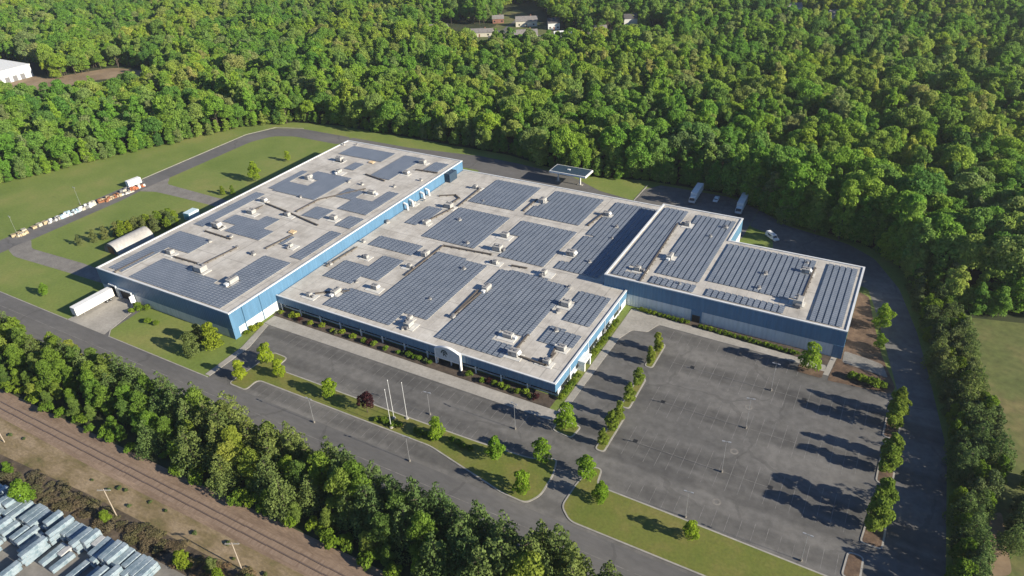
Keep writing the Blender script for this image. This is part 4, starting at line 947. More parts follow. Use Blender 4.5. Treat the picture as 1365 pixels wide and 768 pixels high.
# ------------------------------------------------------------------ the woods: the nearest three hundred are trees of their own, the rest one mass
WOODS = [(-900, 60), (-420, 104), (-385, 118), (-360, 148), (-341, 192), (-325, 221), (-313, 250), (-290, 268), (-266, 273), (-160, 273), (-121, 263), (-92, 270), (-70, 272), (-55, 270), (-45, 262), (-32, 253.5), (-3, 247.5), (5, 240.5), (13.5, 226), (20, 219), (36, 217), (70, 226), (150, 228), (170, 420), (170, 860), (-1150, 860), (-1100, 300)]
CLEAR = [[(-598.94, 264.24), (-600.31, 281.19), (-569.29, 292.45), (-517.36, 266.44), (-511.19, 280.4), (-504.4, 307.42), (-466.63, 312.98), (-440.14, 295.58), (-419.3, 268.49), (-436.49, 251.99), (-431.71, 229.22), (-443.75, 221.44), (-488.06, 218.93), (-502.48, 213.21)],
         [(-363.63, 483.48), (-328.88, 435.0), (-301.67, 441.98), (-270.14, 428.09), (-245.19, 436.9), (-226.78, 452.07), (-199.13, 472.79), (-160.3, 502.09), (-174.65, 544.52), (-223.88, 502.47), (-264.0, 526.82), (-310.44, 594.63), (-338.95, 593.51), (-310.57, 511.96), (-343.48, 501.46)]]
for x_, y_ in [(-678.45, 495.81), (-646.64, 500.99), (-95.88, 608.07), (-63.46, 590.8), (-491.34, 513.19), (-305.25, 513.66), (-201.37, 535.89), (-80.34, 607.21)]:
    u_ = Vector((x_, y_)); d_ = u_.normalized(); n_ = Vector((-d_.y, d_.x))
    CLEAR.append([tuple(u_ + d_ * a + n_ * b) for a, b in ((9, -7), (9, 7), (-30, 7), (-30, -7))])
cam_loc = Vector((0, 0, 125))
CAMR, LENS = ([[0.87253702, -0.22857997, 0.4317758], [0.48674417, 0.48260878, -0.72812697], [-0.04194356, 0.84548209, 0.532354]], 24.9617)
CM = Matrix(CAMR)
def seen(x, y, z=8, mx=.12, my=.16):
    q = CM.transposed() @ (Vector((x, y, z)) - cam_loc)
    if q.z > -1: return False
    k = LENS / 36; u = q.x / -q.z * k; v = q.y / -q.z * k
    return abs(u) < .5 + mx and -.2813 - my < v < .2813 + my
EDGE_QUEUE = []
pts = []
g = random.Random(5)
y = 60
while y < 860:
    sp_ = 5.9 + max(0, (y - 300)) * .006
    x = -1150 + g.uniform(0, 6)
    while x < 170:
        px_, py_ = x + g.uniform(-2.2, 2.2), y + g.uniform(-2.2, 2.2)
        if inside(px_, py_, WOODS) and not any(inside(px_, py_, c_) for c_ in CLEAR) and seen(px_, py_):
            pts.append((px_, py_))
        x += sp_
    y += sp_ * .9
pts.sort(key=lambda p: (p[0]) ** 2 + p[1] ** 2)
edge_pts = []
for (xa, ya), (xb, yb) in list(zip(WOODS, WOODS[1:]))[1:20]:
    L_ = math.hypot(xb - xa, yb - ya); k = 0
    while k < L_:
        t_ = k / L_; o_ = g.uniform(.5, 3.0)
        ex, ey = xa + (xb - xa) * t_ - (yb - ya) / L_ * o_, ya + (yb - ya) * t_ + (xb - xa) / L_ * o_
        if seen(ex, ey, 3, .02, .02): edge_pts.append((ex, ey))
        k += g.uniform(3.0, 5.2)
NE = 300 - len(edge_pts)
near, far_ = pts[:NE], pts[NE:]
print('edge', len(edge_pts))
for x, y in edge_pts:
    k = 1 if x < -262 else (0 if x < -40 else 2)
    s_ = rnd.uniform(.36, .62) * (1.25 if -62 < x < 14 else 1)
    EDGE_QUEUE.append((x, y, s_, k))
TONE = ['in the woods behind the rear yard', 'in the woods beyond the perimeter road', 'in the woods above the side road and meadow']
print('woodland trees', len(pts))
for x, y in near:
    k = 1 if x < -262 else (0 if x < -40 else 2)
    edge = not all(inside(x + dx, y + dy, WOODS) for dx, dy in ((0, -11), (8, -6), (-6, -6)))
    s = rnd.choice([.78, .86, .95, 1.0, 1.05, 1.18]) * ((1.3 if -112 < x < 14 else .9) if edge else (1.2 if x > -70 and y < 330 else 1))
    WOOD.place(x, y, (s, s, s * rnd.uniform(.9, 1.15)), ('green leafy tree on the sunlit edge ' if edge else 'green leafy tree deep in the canopy ') + TONE[k].replace('in the woods', 'of the woods'), 'woodland trees', rnd.randrange(NW, len(wood_var)) if edge else rnd.randrange(NW))
for x, y, s_, k in EDGE_QUEUE:
    WOOD.place(x, y, (s_ * 1.15, s_ * 1.15, s_), 'low leafy tree at the very edge ' + TONE[k].replace('in the woods', 'of the woods'), 'low trees at the edge of the woods', rnd.randrange(NW, len(wood_var)))
for v in range(len(wood_var)):
    if v not in WOOD.made: WOOD.place(-330 + v * 3, 235 + v * 3, 1, 'green leafy tree deep in the canopy of the woods beyond the perimeter road', 'woodland trees', v)
me = bpy.data.meshes.new('woodland')
n = len(far_)
me.vertices.add(n)
gn = np.random.default_rng(3)
me.vertices.foreach_set('co', np.array([(x, y, 0) for x, y in far_], dtype=np.float32).ravel())
sc = gn.choice([.72, .84, .92, 1.0, 1.06, 1.25], n) * gn.uniform(.93, 1.07, n)
for nm, typ, dat in (('rot', 'FLOAT_VECTOR', np.stack([np.zeros(n), np.zeros(n), gn.uniform(0, 6.28, n)], 1)), ('scl', 'FLOAT_VECTOR', np.stack([sc, sc, sc * gn.uniform(.88, 1.15, n)], 1))):
    a = me.attributes.new(nm, typ, 'POINT'); a.data.foreach_set('vector', dat.astype(np.float32).ravel())
a = me.attributes.new('var', 'INT', 'POINT'); a.data.foreach_set('value', gn.integers(0, NW, n).astype(np.int32))
wo = bpy.data.objects.new('woodland', me); COL.objects.link(wo)
tag(wo, 'dense green broadleaf woodland stretching away behind the factory', 'woodland', None, 'stuff')
ng = bpy.data.node_groups.new('woodland_scatter', 'GeometryNodeTree')
ng.interface.new_socket('Geometry', in_out='INPUT', socket_type='NodeSocketGeometry'); ng.interface.new_socket('Geometry', in_out='OUTPUT', socket_type='NodeSocketGeometry')
N, L = ng.nodes, ng.links
gi, go = N.new('NodeGroupInput'), N.new('NodeGroupOutput')
allj = N.new('GeometryNodeJoinGeometry')
for v in range(len(wood_var)):
    j = N.new('GeometryNodeJoinGeometry')
    for o in WOOD.made[v][1]:
        oi = N.new('GeometryNodeObjectInfo'); oi.transform_space = 'ORIGINAL'; oi.inputs['Object'].default_value = o
        L.new(oi.outputs['Geometry'], j.inputs[0])
    ti = N.new('GeometryNodeGeometryToInstance'); L.new(j.outputs[0], ti.inputs[0]); L.new(ti.outputs[0], allj.inputs[0])
ip = N.new('GeometryNodeInstanceOnPoints'); ip.inputs['Pick Instance'].default_value = True
def attr(nm, typ):
    a = N.new('GeometryNodeInputNamedAttribute'); a.data_type = typ; a.inputs['Name'].default_value = nm; return a.outputs['Attribute']
L.new(gi.outputs[0], ip.inputs['Points']); L.new(allj.outputs[0], ip.inputs['Instance'])
L.new(attr('var', 'INT'), ip.inputs['Instance Index']); L.new(attr('rot', 'FLOAT_VECTOR'), ip.inputs['Rotation']); L.new(attr('scl', 'FLOAT_VECTOR'), ip.inputs['Scale'])
L.new(ip.outputs[0], go.inputs[0])
md = wo.modifiers.new('scatter', 'NODES'); md.node_group = ng

# ------------------------------------------------------------------ vehicles and yard objects
def wheels(t, xs, y, r=.5, w=.3):
    for x in xs:
        for s in (-1, 1):
            o = MB().tube((x, s * y - w / 2 * s, r), (x, s * y + w / 2 * s, r), r, n=14).build('wheel', M['rubber'], t)
            MB().tube((x, s * (y + w / 2) , r), (x, s * (y + w / 2 + .03), r), r * .5, n=10).build('rim', M['grey'], o)
def semi(loc, rz, label, L_=10.5, cab=True):
    t = thing('box_truck' if cab else 'semi_trailer', label, 'truck' if cab else 'trailer', loc, rz)
    b = MB(); b.cbox((0, 0, 1.1), (L_, 2.55, 2.85), bev=.06); b.build('cargo_box', M['white'], t)
    MB().box(-L_ / 2 + .2, L_ / 2 - .2, -.5, .5, .8, 1.09).build('chassis', M['unit_dark'], t)
    MB().box(-L_ / 2 - .03, -L_ / 2 - .005, -1.1, 1.1, 1.25, 3.8).build('rear_door', M['coping'], t)
    if cab:
        X = L_ / 2 + .35
        c = MB()
        c.add([(X, -1.2, .6), (X + 2.3, -1.2, .6), (X + 2.3, -1.2, 1.7), (X + 1.7, -1.1, 2.7), (X, -1.1, 2.8), (X, 1.2, .6), (X + 2.3, 1.2, .6), (X + 2.3, 1.2, 1.7), (X + 1.7, 1.1, 2.7), (X, 1.1, 2.8)],
              [(4, 3, 2, 1, 0), (5, 6, 7, 8, 9), (0, 1, 6, 5), (1, 2, 7, 6), (2, 3, 8, 7), (3, 4, 9, 8), (4, 0, 5, 9)])
        c.build('cab', M['white'], t)
        MB().add([(X + 2.32, -1.05, 1.72), (X + 2.32, 1.05, 1.72), (X + 1.77, .98, 2.6), (X + 1.77, -.98, 2.6)], [(0, 1, 2, 3)]).build('windscreen', M['glass'], t)
        MB().box(X + 2.31, X + 2.4, -1.2, 1.2, .55, .85).build('bumper', M['unit_dark'], t)
        wheels(t, (-L_ / 2 + 1.5, -L_ / 2 + 2.7, X + 1.2), 1.05)
    else:
        wheels(t, (-L_ / 2 + 1.6, -L_ / 2 + 2.9), 1.05)
        for s in (-1, 1): MB().tube((L_ / 2 - 2.6, s * .8, 0), (L_ / 2 - 2.6, s * .8, 1.1), .08, n=8).build('landing_leg', M['grey'], t)
    return t
semi((-67.4, 263.6, .02), R(-88), 'white box truck in the shaded truck court, the one nearer the middle wing')
semi((-48.7, 261.6, .02), R(-88), 'white box truck in the shaded truck court, the one nearer the side road')
semi((-220.7, 101.0, .03), R(-90), 'long white semi-trailer backed up to the loading dock', 13.6, False)
def car(loc, rz, m, label, van=False):
    t = thing('parked_van' if van else 'parked_car', label, 'van' if van else 'car', loc, rz)
    L_, W = (5.6, 2.0) if van else (4.5, 1.8)
    prof = [(-.5, .35), (.5, .35), (.5, .8), (.3, .95), (.2, 1.85), (-.47, 2.0), (-.5, .9)] if van else [(-.5, .35), (.5, .35), (.5, .75), (.26, .92), (.08, 1.42), (-.28, 1.42), (-.44, .98), (-.5, .9)]
    b = MB(); n = len(prof)
    for s in (-1, 1): b.v += [(x * L_, s * W / 2 * (1 if z < 1 else .86), z) for x, z in prof]
    b.f = [tuple(range(n))] + [tuple(range(2 * n - 1, n - 1, -1))] + [(i, i + n, (i + 1) % n + n, (i + 1) % n) for i in range(n)]; b.m = [0] * len(b.f)
    b.build('body', m, t)
    i0, i1 = (3, 4)
    (xa, za), (xb, zb) = prof[i0], prof[i1]
    xa, xb = xa * L_, xb * L_
    MB().add([(xa - .02 + .03, -W * .4, za + .04), (xa + .01, W * .4, za + .04), (xb + .03, W * .38, zb - .06), (xb + .03, -W * .38, zb - .06)], [(0, 1, 2, 3)]).build('windscreen', M['glass'], t)
    for s in (-1, 1): MB().box(-L_ * .26, L_ * .1, s * W * .462 - .01, s * W * .462 + .01, 1.0, 1.32 if not van else 1.7).build('side_window', M['glass'], t)
    wheels(t, (-L_ * .3, L_ * .31), W / 2 - .1, .33, .22)
car((-59.3, 263.2, .02), R(-88), M['white'], 'white car parked between the two box trucks')
car((-32.8, 240.4, .03), R(-42), M['white'], 'white van parked beside the grass patch behind the far wing', True)
# canopy over the rear yard, its flat roof edged in white
t = thing('fuel_canopy', 'flat solar canopy with a white edge on two posts in the rear yard', 'canopy', (-119.4, 255.2, 0))
MB().cbox((0, 0, 5.2), (16.8, 7.8, .75)).build('roof', M['white'], t)
MB().box(-8.0, 8.0, -3.5, 3.5, 5.953, 6.02).build('roof_panel', M['darkblue'], t)
for x in (-6, 4.2): 
    c_ = MB().cbox((x, 0, 0), (.55, .55, 5.2)).build('post', M['white'], t)
    MB().cbox((x, 0, 0.02), (2.4, 1.4, .22)).build('footing', M['kerb'], c_)
MB().cbox((-1.0, 0, 6.02), (1.2, .9, .3)).build('hatch', M['coping'], t)
# arched storage shed
t = thing('arched_shed', 'half-round galvanised storage shed beside the tall wing', 'shed', (-249.4, 135.3, 0))
m = MB(); n = 18
pr = [(4.1 * math.cos(math.pi * i / n), 4.2 * math.sin(math.pi * i / n) ) for i in range(n + 1)]
for (xa, za), (xb, zb) in zip(pr, pr[1:]):
    m.add([(xa, -7.9, za), (xa, 7.9, za), (xb, 7.9, zb), (xb, -7.9, zb)], [(0, 1, 2, 3)])
m.build('arched_roof', M['quonset'], t)
for y, mm in ((-7.7, M['rust']), (7.7, M['pale'])):
    e_ = MB(); e_.v = [(x * .97, y, z * .97) for x, z in pr] ; e_.f = [tuple(range(n + 1)) if y > 0 else tuple(range(n, -1, -1))]; e_.m = [0]; e_.build('end_wall', M['unit_dark'] if y < 0 else mm, t)
MB().box(-1.6, 1.6, -7.86, -7.72, 0, 2.9).build('door', M['rust'], t)
t = thing('storage_container', 'small pale blue container standing against the tall wing', 'container', (-246.3, 162.0, 0), R(4))
MB().cbox((0, 0, .1), (3.4, 5.2, 3.0), bev=.06).build('body', flat('pale_blue_paint', (.5, .62, .66), .5), t)
MB().box(-1.4, 1.4, -2.66, -2.6, .3, 2.9).build('door', flat('blue_door', (.08, .26, .36), .5), t)
# flagpoles
fp = thing('flagpole', 'tall white flagpole at the edge of the median kerb', 'flagpole', (-96.6, 99.4, .15), 0, 'flagpoles')
MB().tube((0, 0, 0), (0, 0, 12.5), .075, .045, 10).build('pole', M['coping'], fp)
MB().tube((0, 0, 0), (0, 0, .3), .5, .4, 12).build('base', M['kerb'], fp)
MB().tube((0, 0, 12.5), (0, 0, 12.72), .12, .04, 8).build('finial', M['white'], fp)
kids = children(fp)
copy_thing(fp, kids, (-98.2, 102.6, .15), 0, 1, 'white flagpole standing just behind the kerbside flagpole')
copy_thing(fp, kids, (-95.0, 104.0, .15), 0, .95, 'white flagpole standing apart on the car park side of the median')
# car park and road lamps
lp = None
LP = [(-15.0, 156.0, 9.6), (-17.4, 139.0, 9.6), (-18.8, 122.2, 9.6), (1.6, 105.9, 8), (-22.2, 105.9, 8), (-115.9, 92.0, 8.2), (-85.6, 92.2, 8), (-90.6, 108.0, 7.5), (-68.2, 113.2, 8.5), (-300.6, 121, 8), (-303.4, 150, 8)]
LPT = ['grey car park lamp nearest the far wing', 'grey car park lamp in the middle of the big lot', 'grey car park lamp nearest the drive entrance in the big lot', 'grey lamp at the kerb of the long grass strip near the side road', 'grey lamp at the kerb of the long grass strip near its middle',
       'thin lamp on the front road kerb before the plum tree', 'thin lamp on the front road kerb past the flagpoles', 'thin lamp on the car park side of the flagpoles', 'thin lamp near the factory corner in the front car park', 'thin pole on the lawn nearest the junk row', 'thin pole on the lawn behind the junk row']
for (x, y, h), lab in zip(LP, LPT):
    if lp is None:
        t = thing('street_lamp', lab, 'street lamp', (x, y, .02), 0, 'lamps')
        MB().tube((0, 0, .6), (0, 0, 9), .05, .035, 8).build('pole', M['grey'], t)
        MB().tube((0, 0, 0), (0, 0, .65), .26, n=12).build('base', M['gravel'], t)
        for s in (-1, 1): MB().cbox((s * .7, 0, 8.9), (.6, .3, .14)).build('lamp_head', M['grey'], t)
        MB().cbox((0, 0, 8.95), (1.4, .09, .09)).build('arm', M['grey'], t)
        lp = (t, children(t))
    else: copy_thing(lp[0], lp[1], (x, y, .02), rnd.uniform(-.2, .2), (1, 1, h / 9), lab)
# drains and manhole rings in the car park
for i, (x, y) in enumerate([(-36.2, 156.5), (-38.7, 139.3), (-40.0, 122.7), (-8.0, 122.5), (-6.7, 156.2)]):
    tag(MB().box(-.55, .55, -.55, .55, .0, .014).build('drain_grate', M['dark'], None, loc=(x, y, .024)), 'dark drain in the big car park, %s' % ('nearest the far wing on the drive side', 'on the drive side beside the middle island', 'on the drive side nearest the road', 'near the side road and close to the entrance', 'near the side road closest to the far wing')[i], 'drain', 'car park drains')
for i, (x, y) in enumerate([(-17.9, 129.9), (-17.4, 113.1), (-18.6, 147.0)]):
    m = MB(); n = 20
    for k in range(n):
        a, b = 2 * math.pi * k / n, 2 * math.pi * (k + 1) / n
        m.sheet([(1.0 * math.cos(a), 1.0 * math.sin(a)), (1.0 * math.cos(b), 1.0 * math.sin(b)), (.55 * math.cos(b), .55 * math.sin(b)), (.55 * math.cos(a), .55 * math.sin(a))], .016)
    o = m.build('manhole_ring', M['gravel'], None, loc=(x, y, .024))
    tag(o, 'pale manhole ring in the big car park, %s' % ('the middle one', 'the one nearest the long grass strip', 'the one nearest the far wing')[i], 'manhole', 'manhole rings')
# railway: two rails
tr = thing('railway_track', 'single rusty railway track on brown ballast in front of the tree belt', 'railway track', (-140, 58.6, 0))
for nm, off in (('rail', .9), ('rail', -.75)):
    m = MB(); n = 44
    P_ = lambda k: (-280 + 460 * k / n * .75, off + (-280 + 460 * k / n * .75) * .0118)
    for k in range(n):
        (xa, ya), (xb, yb) = P_(k), P_(k + 1)
        m.box(xa, xb, min(ya, yb) - .09, max(ya, yb) + .09, .05, .26)
    m.build(nm, M['rail'], tr)
ms = MB()
P_ = lambda x, o: o + x * .0118
for k in range(60):
    pass
bed = MB(); bed.add([(-280, P_(-280, -1.9), .012), (65, P_(65, -1.9), .012), (65, P_(65, 2.0), .012), (-280, P_(-280, 2.0), .012), (-280, P_(-280, -1.4), .07), (65, P_(65, -1.4), .07), (65, P_(65, 1.5), .07), (-280, P_(-280, 1.5), .07)], [(4, 5, 6, 7), (0, 1, 5, 4), (2, 3, 7, 6)])
M['ties'] = mat('weathered_ties', [(.3, (.17, .118, .085)), (.5, (.22, .16, .115)), (.7, (.27, .2, .15))], 1.2, 4, stretch=(1.5, .2, 1))
bed.build('track_bed', M['ties'], tr)
# utility poles
up = None
for (x, y, h), lab in zip([(-134.9, 48.3, 9), (-98.8, 51.6, 8.5), (-183.3, 50.2, 8.5)], ['weathered utility pole with a crossarm between railway and wrapped stacks', 'weathered utility pole with a crossarm in the scrub past the wrapped stacks', 'weathered utility pole with a crossarm near the start of the scrub bank']):
    if up is None:
        t = thing('utility_pole', lab, 'utility pole', (x, y, 0), R(28), 'utility poles')
        MB().tube((0, 0, 0), (0, 0, 9), .14, .1, 8).build('pole', M['wood'], t)
        MB().cbox((0, 0, 8.5), (3.0, .16, .2)).build('crossarm', M['concrete'], t)
        for k in (-1.3, -.5, .5, 1.3): MB().tube((k, 0, 8.7), (k, 0, 8.95), .06, n=6).build('insulator', M['unit_dark'], t)
        up = (t, children(t))
    else: copy_thing(up[0], up[1], (x, y, 0), R(rnd.uniform(10, 40)), (1, 1, h / 9), lab)

# ------------------------------------------------------------------ junk along the perimeter road
def pile(loc, rz, name, cat, label, cols, n, L_, W, h, group='junk rows by the perimeter road', seed=0):
    """a heap of leftover pieces lying together: one thing, its pieces in one heap mesh"""
    g = random.Random(seed); m = MB()
    for i in range(n):
        sx, sy, sz = g.uniform(.5, 1.5), g.uniform(.4, 1.2), g.uniform(.25, .9) * h
        m.cbox((g.uniform(-L_, L_) / 2, g.uniform(-W, W) / 2, 0), (sx, sy, sz), g.uniform(-.5, .5), g.randrange(len(cols)))
    o = m.build(name, cols, None, loc=loc); o.rotation_euler = (0, 0, rz)
    tag(o, label, cat, group)
def stack(loc, rz, label, m_, w=1.25, l=1.25, n=5, group='pallet stacks by the perimeter road'):
    t = thing('pallet_stack', label, 'pallet stack', loc, rz, group)
    for k in range(n):
        b = MB(); z = k * .16
        for j in range(5): b.box(-w / 2, w / 2, -l / 2 + j * l / 5, -l / 2 + j * l / 5 + l / 7, z + .1, z + .15)
        for j in (-1, 0, 1): b.box(j * (w / 2 - .05) - .05, j * (w / 2 - .05) + .05, -l / 2, l / 2, z, z + .097)
        b.build('pallet', m_, t)
bl = flat('pale_blue_plastic', (.34, .45, .5), .5, var=.2)
crm = flat('cream_crate', (.45, .42, .34), .7, var=.25)
brn = flat('brown_scrap', (.2, .13, .1), .85, var=.3)
ylw = flat('straw_timber', (.42, .34, .21), .8, var=.15)
JX = lambda y: -300.4 + (y - 118) * .075
for k, (y, m_, lab) in enumerate([(119.5, ylw, 'straw-coloured pallet stack at the near end of the junk row'), (121.6, ylw, 'straw-coloured pallet stack, second in the junk row'), (123.6, crm, 'cream pallet stack, third in the junk row'), (127.4, ylw, 'straw-coloured pallet stack, fourth in the junk row'), (129.6, crm, 'cream pallet stack, fifth in the junk row'), (131.8, ylw, 'straw-coloured pallet stack, sixth in the junk row')]):
    stack((JX(y), y, .02), rnd.uniform(-.3, .3), lab, m_, 1.7, 1.7, rnd.choice([6, 8, 9]))
pile((JX(121.6) + 2.1, 121.4, .02), 1.5, 'timber_heap', 'timber heap', 'loose straw-coloured timber beside the first pallet stacks', [ylw, crm], 16, 5, 1.6, 1.2, seed=1)
pile((JX(134.8) + .6, 134.8, .02), 1.5, 'scrap_heap', 'scrap heap', 'grey and white scrap heap after the pallet stacks', [M['unit'], M['white'], M['unit_dark']], 22, 4.6, 2.2, 1.6, seed=2)
pile((JX(139.6) + .6, 139.8, .02), 1.5, 'plastic_heap', 'plastic heap', 'pale blue plastic heap in the junk row', [bl, M['white'], bl], 20, 4.6, 2.4, 1.8, seed=3)
pile((JX(144.6) + .8, 144.8, .02), 1.5, 'scrap_heap', 'scrap heap', 'pale blue and grey scrap heap in the junk row', [bl, M['unit'], M['white']], 18, 4, 2.2, 1.5, seed=4)
pile((JX(149.6) + .6, 150.0, .02), 1.5, 'crate_heap', 'crate heap', 'cream crates heaped up before the brown scrap', [crm, crm, M['unit_dark'], M['white']], 26, 6, 2.6, 2.2, seed=5)
pile((JX(159) + .9, 159.2, .02), 1.5, 'brown_scrap_heap', 'scrap heap', 'long brown heap of rusty scrap in the junk row', [brn, M['rust'], M['tan']], 46, 9, 3.2, 1.5, seed=6)
pile((JX(165.6) + 2.3, 166.4, .02), 1.5, 'white_sheet_heap', 'sheet heap', 'flat white sheets lying by the road edge', [M['white'], crm], 14, 4.6, 1.8, .8, seed=7)
pile((JX(168) - 1.0, 168.2, .02), 1.5, 'scrap_heap', 'scrap heap', 'small grey-green scrap heap before the white trailer', [M['unit'], crm, M['unit_dark']], 14, 4, 2.2, 1.6, seed=8)
pile((-295.4, 172.4, .02), 1.4, 'orange_barrier_heap', 'barrier heap', 'heap of orange road barriers in front of the white trailer', [M['orange'], M['orange'], M['white'], M['rust']], 34, 6.4, 2.0, 1.7, seed=9)
t = thing('cargo_trailer', 'white cargo trailer on the grass behind the orange barriers', 'trailer', (-298.9, 173.6, .02), R(84))
MB().cbox((0, 0, .7), (6.2, 2.4, 2.5), bev=.1).build('body', M['white'], t)
MB().box(3.1, 4.6, -.1, .1, .55, .7).build('drawbar', M['unit_dark'], t)
wheels(t, (-.5, .5), 1.05, .36, .22)

# ------------------------------------------------------------------ storage yard of wrapped bundles
def wrap_mat():
    return [mat('blue_wrap', [(.3, (.11, .165, .2)), (.5, (.19, .25, .285)), (.7, (.31, .365, .395))], .7, 6, .35, spec=.5, scale2=2.5, mix2=.6, bump=.5),
            mat('white_wrap', [(.3, (.28, .29, .29)), (.7, (.48, .48, .47))], .8, 5, .45, spec=.4, bump=.4)]
WR = wrap_mat()
wb = []
for v in range(4):
    ln = (4.9, 3.8, 5.6, 2.6)[v]
    t = thing('wrapped_bundle', 'x', 'wrapped bundle', (0, 0, 0), 0, 'wrapped bundles in the storage yard')
    MB().cbox((0, 0, .12), (1.5, ln, .95), bev=.08).build('wrapping', WR[0] if v < 3 else WR[1], t)
    MB().cbox((0, -ln / 2 - .012, .2), (1.32, .03, .78)).build('end_cap', WR[1], t)
    for k in (-.8, 0, .8): MB().box(-.72, .72, k * ln / 2.4 - .06, k * ln / 2.4 + .06, 0, .118).build('bearer', M['wood'], t)
    wb.append((t, children(t)))
used = set()
def bundle(v, loc, label):
    if v not in used:
        used.add(v); t = wb[v][0]; t.location = loc; t.rotation_euler = (0, 0, rnd.uniform(-.03, .03)); t['label'] = label
    else: copy_thing(wb[v][0], wb[v][1], loc, rnd.uniform(-.04, .04), 1, label)
colx = -184.0; ci = 0
while colx < -113.5:
    ci += 1
    back = 25.6 + (colx + 230) * .25 + 1.0 - (1.2 if colx < -170 else 0)
    back = min(back, 41.2 + (colx + 170) * .0655 - .8)
    nrow = 3 if colx < -140 else 2
    yy = back
    for rI in range(nrow):
        v = rnd.choice([0, 0, 1, 2, 2]) if rnd.random() > .1 else 3
        ln = (4.9, 3.8, 5.6, 2.6)[v]
        lv = rnd.choice([1, 2, 2, 3, 3]) if rI < nrow - 1 else rnd.choice([0, 1, 2, 3])
        if rnd.random() < .1: lv = 0
        for l_ in range(lv):
            bundle(v, (colx + rnd.uniform(-.12, .12), yy - ln / 2 + rnd.uniform(-.25, .25), l_ * 1.085),
                   '%s wrapped bundle, %s column from the scrub, %s row from the railway, layer %s' % ('white' if v == 3 else 'pale blue', nth(ci), nth(rI + 1), ['one', 'two', 'three'][l_]))
        yy -= ln + .5
    colx += rnd.choice([1.62, 1.62, 1.66, 1.66, 2.1])

# ------------------------------------------------------------------ houses and buildings beyond the woods
def house(loc, rz, w, d, h, wall, roofm, label, chim=True):
    t = thing('house', label, 'house', loc, rz)
    MB().box(-w / 2, w / 2, -d / 2, d / 2, 0, h).build('wall', wall, t)
    rf = MB(); o = .35; rr = d * .34
    X, Y = w / 2 + o, d / 2 + o
    rf.add([(-X, -Y, h - .12), (X, -Y, h - .12), (X, Y, h - .12), (-X, Y, h - .12), (-X, 0, h + rr), (X, 0, h + rr)], [(0, 1, 5, 4), (2, 3, 4, 5), (3, 2, 1, 0)])
    r_ = rf.build('roof', roofm, t)
    gb = MB().add([(-w / 2, -d / 2, h), (-w / 2, d / 2, h), (-w / 2, 0, h + rr * .9), (w / 2, -d / 2, h), (w / 2, d / 2, h), (w / 2, 0, h + rr * .9)], [(0, 2, 1), (3, 4, 5)])
    gb.build('gable', wall, t)
    if chim: MB().cbox((w * .2, d * .1, h + rr * .4), (.8, .8, rr * .9)).build('chimney', M['brick'], r_)
    for k in range(3):
        x = -w / 2 + w * (k + .5) / 3
        if k == 1: MB().box(x - .5, x + .5, -d / 2 - .05, -d / 2 - .005, .1, 2.2).build('door', M['brick'], t)
        else: MB().box(x - .6, x + .6, -d / 2 - .04, -d / 2 - .005, 1, 2.2).build('window', M['glass'], t)
    MB().box(w / 2 + .005, w / 2 + .04, -.6, .6, 1, 2.2).build('window', M['glass'], t)
HS = [(-334.69, 469.73), (-309.49, 450.57), (-260.36, 477.09), (-299.64, 476.29), (-273.19, 455.96), (-282.42, 519.48), (-257.04, 516.71), (-236.41, 492.57), (-220.59, 497.91), (-204.65, 544.61), (-216.8, 514.21), (-310.22, 522.01)]
hx = [(17, 9, 4.6, M['white'], M['shingle'], 'white house with a grey roof, standing apart nearest the far-off warehouse'),
      (8, 6, 3, M['white'], M['coping'], 'small white outbuilding in front of the lone white house'),
      (17, 9, 4.4, M['cream'], M['shingle'], 'cream house with a tan roof facing the clearing beyond the woods'),
      (20, 7, 3.2, M['cream'], M['shingle'], 'long low house with a brown roof beside the far clearing lane'),
      (11, 8, 4, M['shingle_dark'], M['shingle_dark'], 'small dark-roofed house at the near edge of the far clearing'),
      (17, 9, 4.2, M['cream'], M['shingle'], 'cream house behind the others at the head of the far clearing'),
      (9, 9, 5, M['white'], M['shingle_dark'], 'house with a dark blue-grey roof half hidden by trees'),
      (15, 6, 3, M['white'], M['coping'], 'low white building at the end of the far lane'),
      (18, 7, 3, M['brick'], M['shingle'], 'low brick house at the end of the far lane'),
      (10, 8, 6, M['white'], M['shingle_dark'], 'tall white house showing between trees at the top of the view'),
      (9, 7, 3.5, M['cream'], M['shingle'], 'small cream house behind the low brick house'),
      (9, 7, 3.5, M['brick'], M['shingle'], 'small brick house beside the far street')]
for i, ((x, y), a) in enumerate(zip(HS, hx)): house((x, y, 0), R(30 + rnd.uniform(-6, 6)), *a)
for (x, y), lab in zip([(-689.48, 503.87), (-657.16, 509.14), (-97.43, 617.96), (-64.49, 600.41), (-499.32, 521.54)], ['white house at the very top of the woods above the dirt lot', 'pale house at the very top of the woods, second above the dirt lot', 'white house glimpsed in the far woods above the far wing', 'white house glimpsed in the far woods, farthest from the warehouse', 'small white house deep in the woods between dirt lot and clearing']):
    house((x, y, 0), R(rnd.uniform(20, 40)), 10, 8, 6.5, M['white'], M['shingle'], lab, False)
t = thing('warehouse', 'large white flat-roofed warehouse beside the far dirt lot', 'warehouse', (*(-569.8, 256.13), 0), R(0))
MB().box(-34, 30, -14, 14, 0, 8).build('wall', M['pale'], t)
MB().box(-34.3, 30.3, -14.3, 14.3, 8.003, 8.5).build('roof', M['white'], t)
for k in range(4): MB().box(30.005, 30.1, -10 + k * 5.2, -7 + k * 5.2, 0, 3.6).build('dock_door', M['unit_dark'], t)

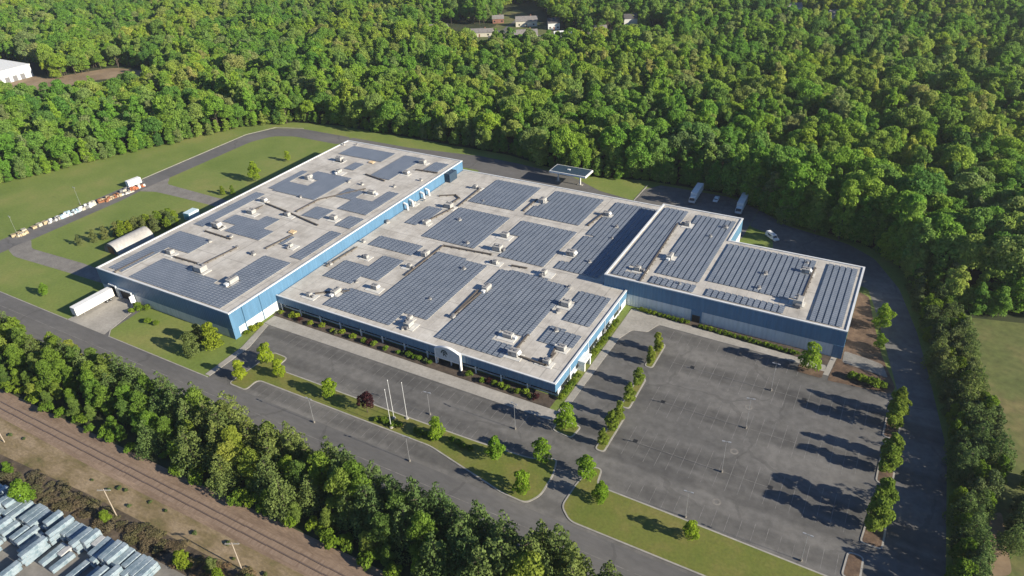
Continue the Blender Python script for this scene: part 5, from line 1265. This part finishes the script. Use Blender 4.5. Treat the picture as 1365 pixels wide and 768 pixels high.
# thin summer haze over the whole site
hz = MB().box(-3600, 3100, -400, 4600, -1.5, 140).build('haze', [])
hz['kind'] = 'stuff'; hz['label'] = 'thin pale summer haze over the woods'
m = bpy.data.materials.new('haze'); m.use_nodes = True
m.node_tree.nodes.remove(m.node_tree.nodes['Principled BSDF'])
pv = m.node_tree.nodes.new('ShaderNodeVolumePrincipled'); pv.inputs['Density'].default_value = .000085; pv.inputs['Color'].default_value = (.9, .95, 1, 1); pv.inputs['Anisotropy'].default_value = .3
m.node_tree.links.new(pv.outputs[0], m.node_tree.nodes['Material Output'].inputs['Volume'])
hz.data.materials.append(m)

# ------------------------------------------------------------------ camera, light, view
cd = bpy.data.cameras.new('camera'); cam = bpy.data.objects.new('camera', cd); COL.objects.link(cam)
cam.matrix_world = Matrix.Translation(cam_loc) @ CM.to_4x4()
cd.sensor_width = 36; cd.lens = LENS; cd.clip_start = 1; cd.clip_end = 8000
scene.camera = cam
ELEV, AZ = 22.5, .4            # the sun stands over the +x end of the site, a touch behind the factory front
sd_ = Vector((math.cos(R(ELEV)) * math.cos(R(AZ)), math.cos(R(ELEV)) * math.sin(R(AZ)), math.sin(R(ELEV))))
sl = bpy.data.lights.new('sun', 'SUN'); sl.energy = 5.0; sl.angle = R(.5); sl.color = (1, .905, .75)
so = bpy.data.objects.new('sun', sl); COL.objects.link(so)
so.rotation_euler = sd_.to_track_quat('Z', 'Y').to_euler()
w = bpy.data.worlds.new('World'); scene.world = w; w.use_nodes = True
N, L = w.node_tree.nodes, w.node_tree.links
sky = N.new('ShaderNodeTexSky'); sky.sky_type = 'NISHITA'; sky.sun_disc = False
sky.sun_elevation = R(ELEV); sky.sun_rotation = math.atan2(sd_.x, sd_.y); sky.altitude = 100; sky.air_density = 1; sky.dust_density = .3; sky.ozone_density = 3.5
tint = N.new('ShaderNodeMix'); tint.data_type = 'RGBA'; tint.blend_type = 'MULTIPLY'; tint.inputs['Factor'].default_value = 1; tint.inputs['B'].default_value = (.8, .96, 1.2, 1)
L.new(sky.outputs[0], tint.inputs['A']); L.new(tint.outputs['Result'], N['Background'].inputs['Color']); N['Background'].inputs['Strength'].default_value = .055
vs = scene.view_settings
vs.view_transform = 'Standard'; vs.look = 'None'; vs.gamma = 1; vs.use_curve_mapping = False; vs.exposure = 1.0
scene.render.film_transparent = False
cy = scene.cycles
cy.max_bounces = 6; cy.diffuse_bounces = 4; cy.glossy_bounces = 2; cy.transmission_bounces = 3; cy.transparent_max_bounces = 4
cy.use_denoising = True
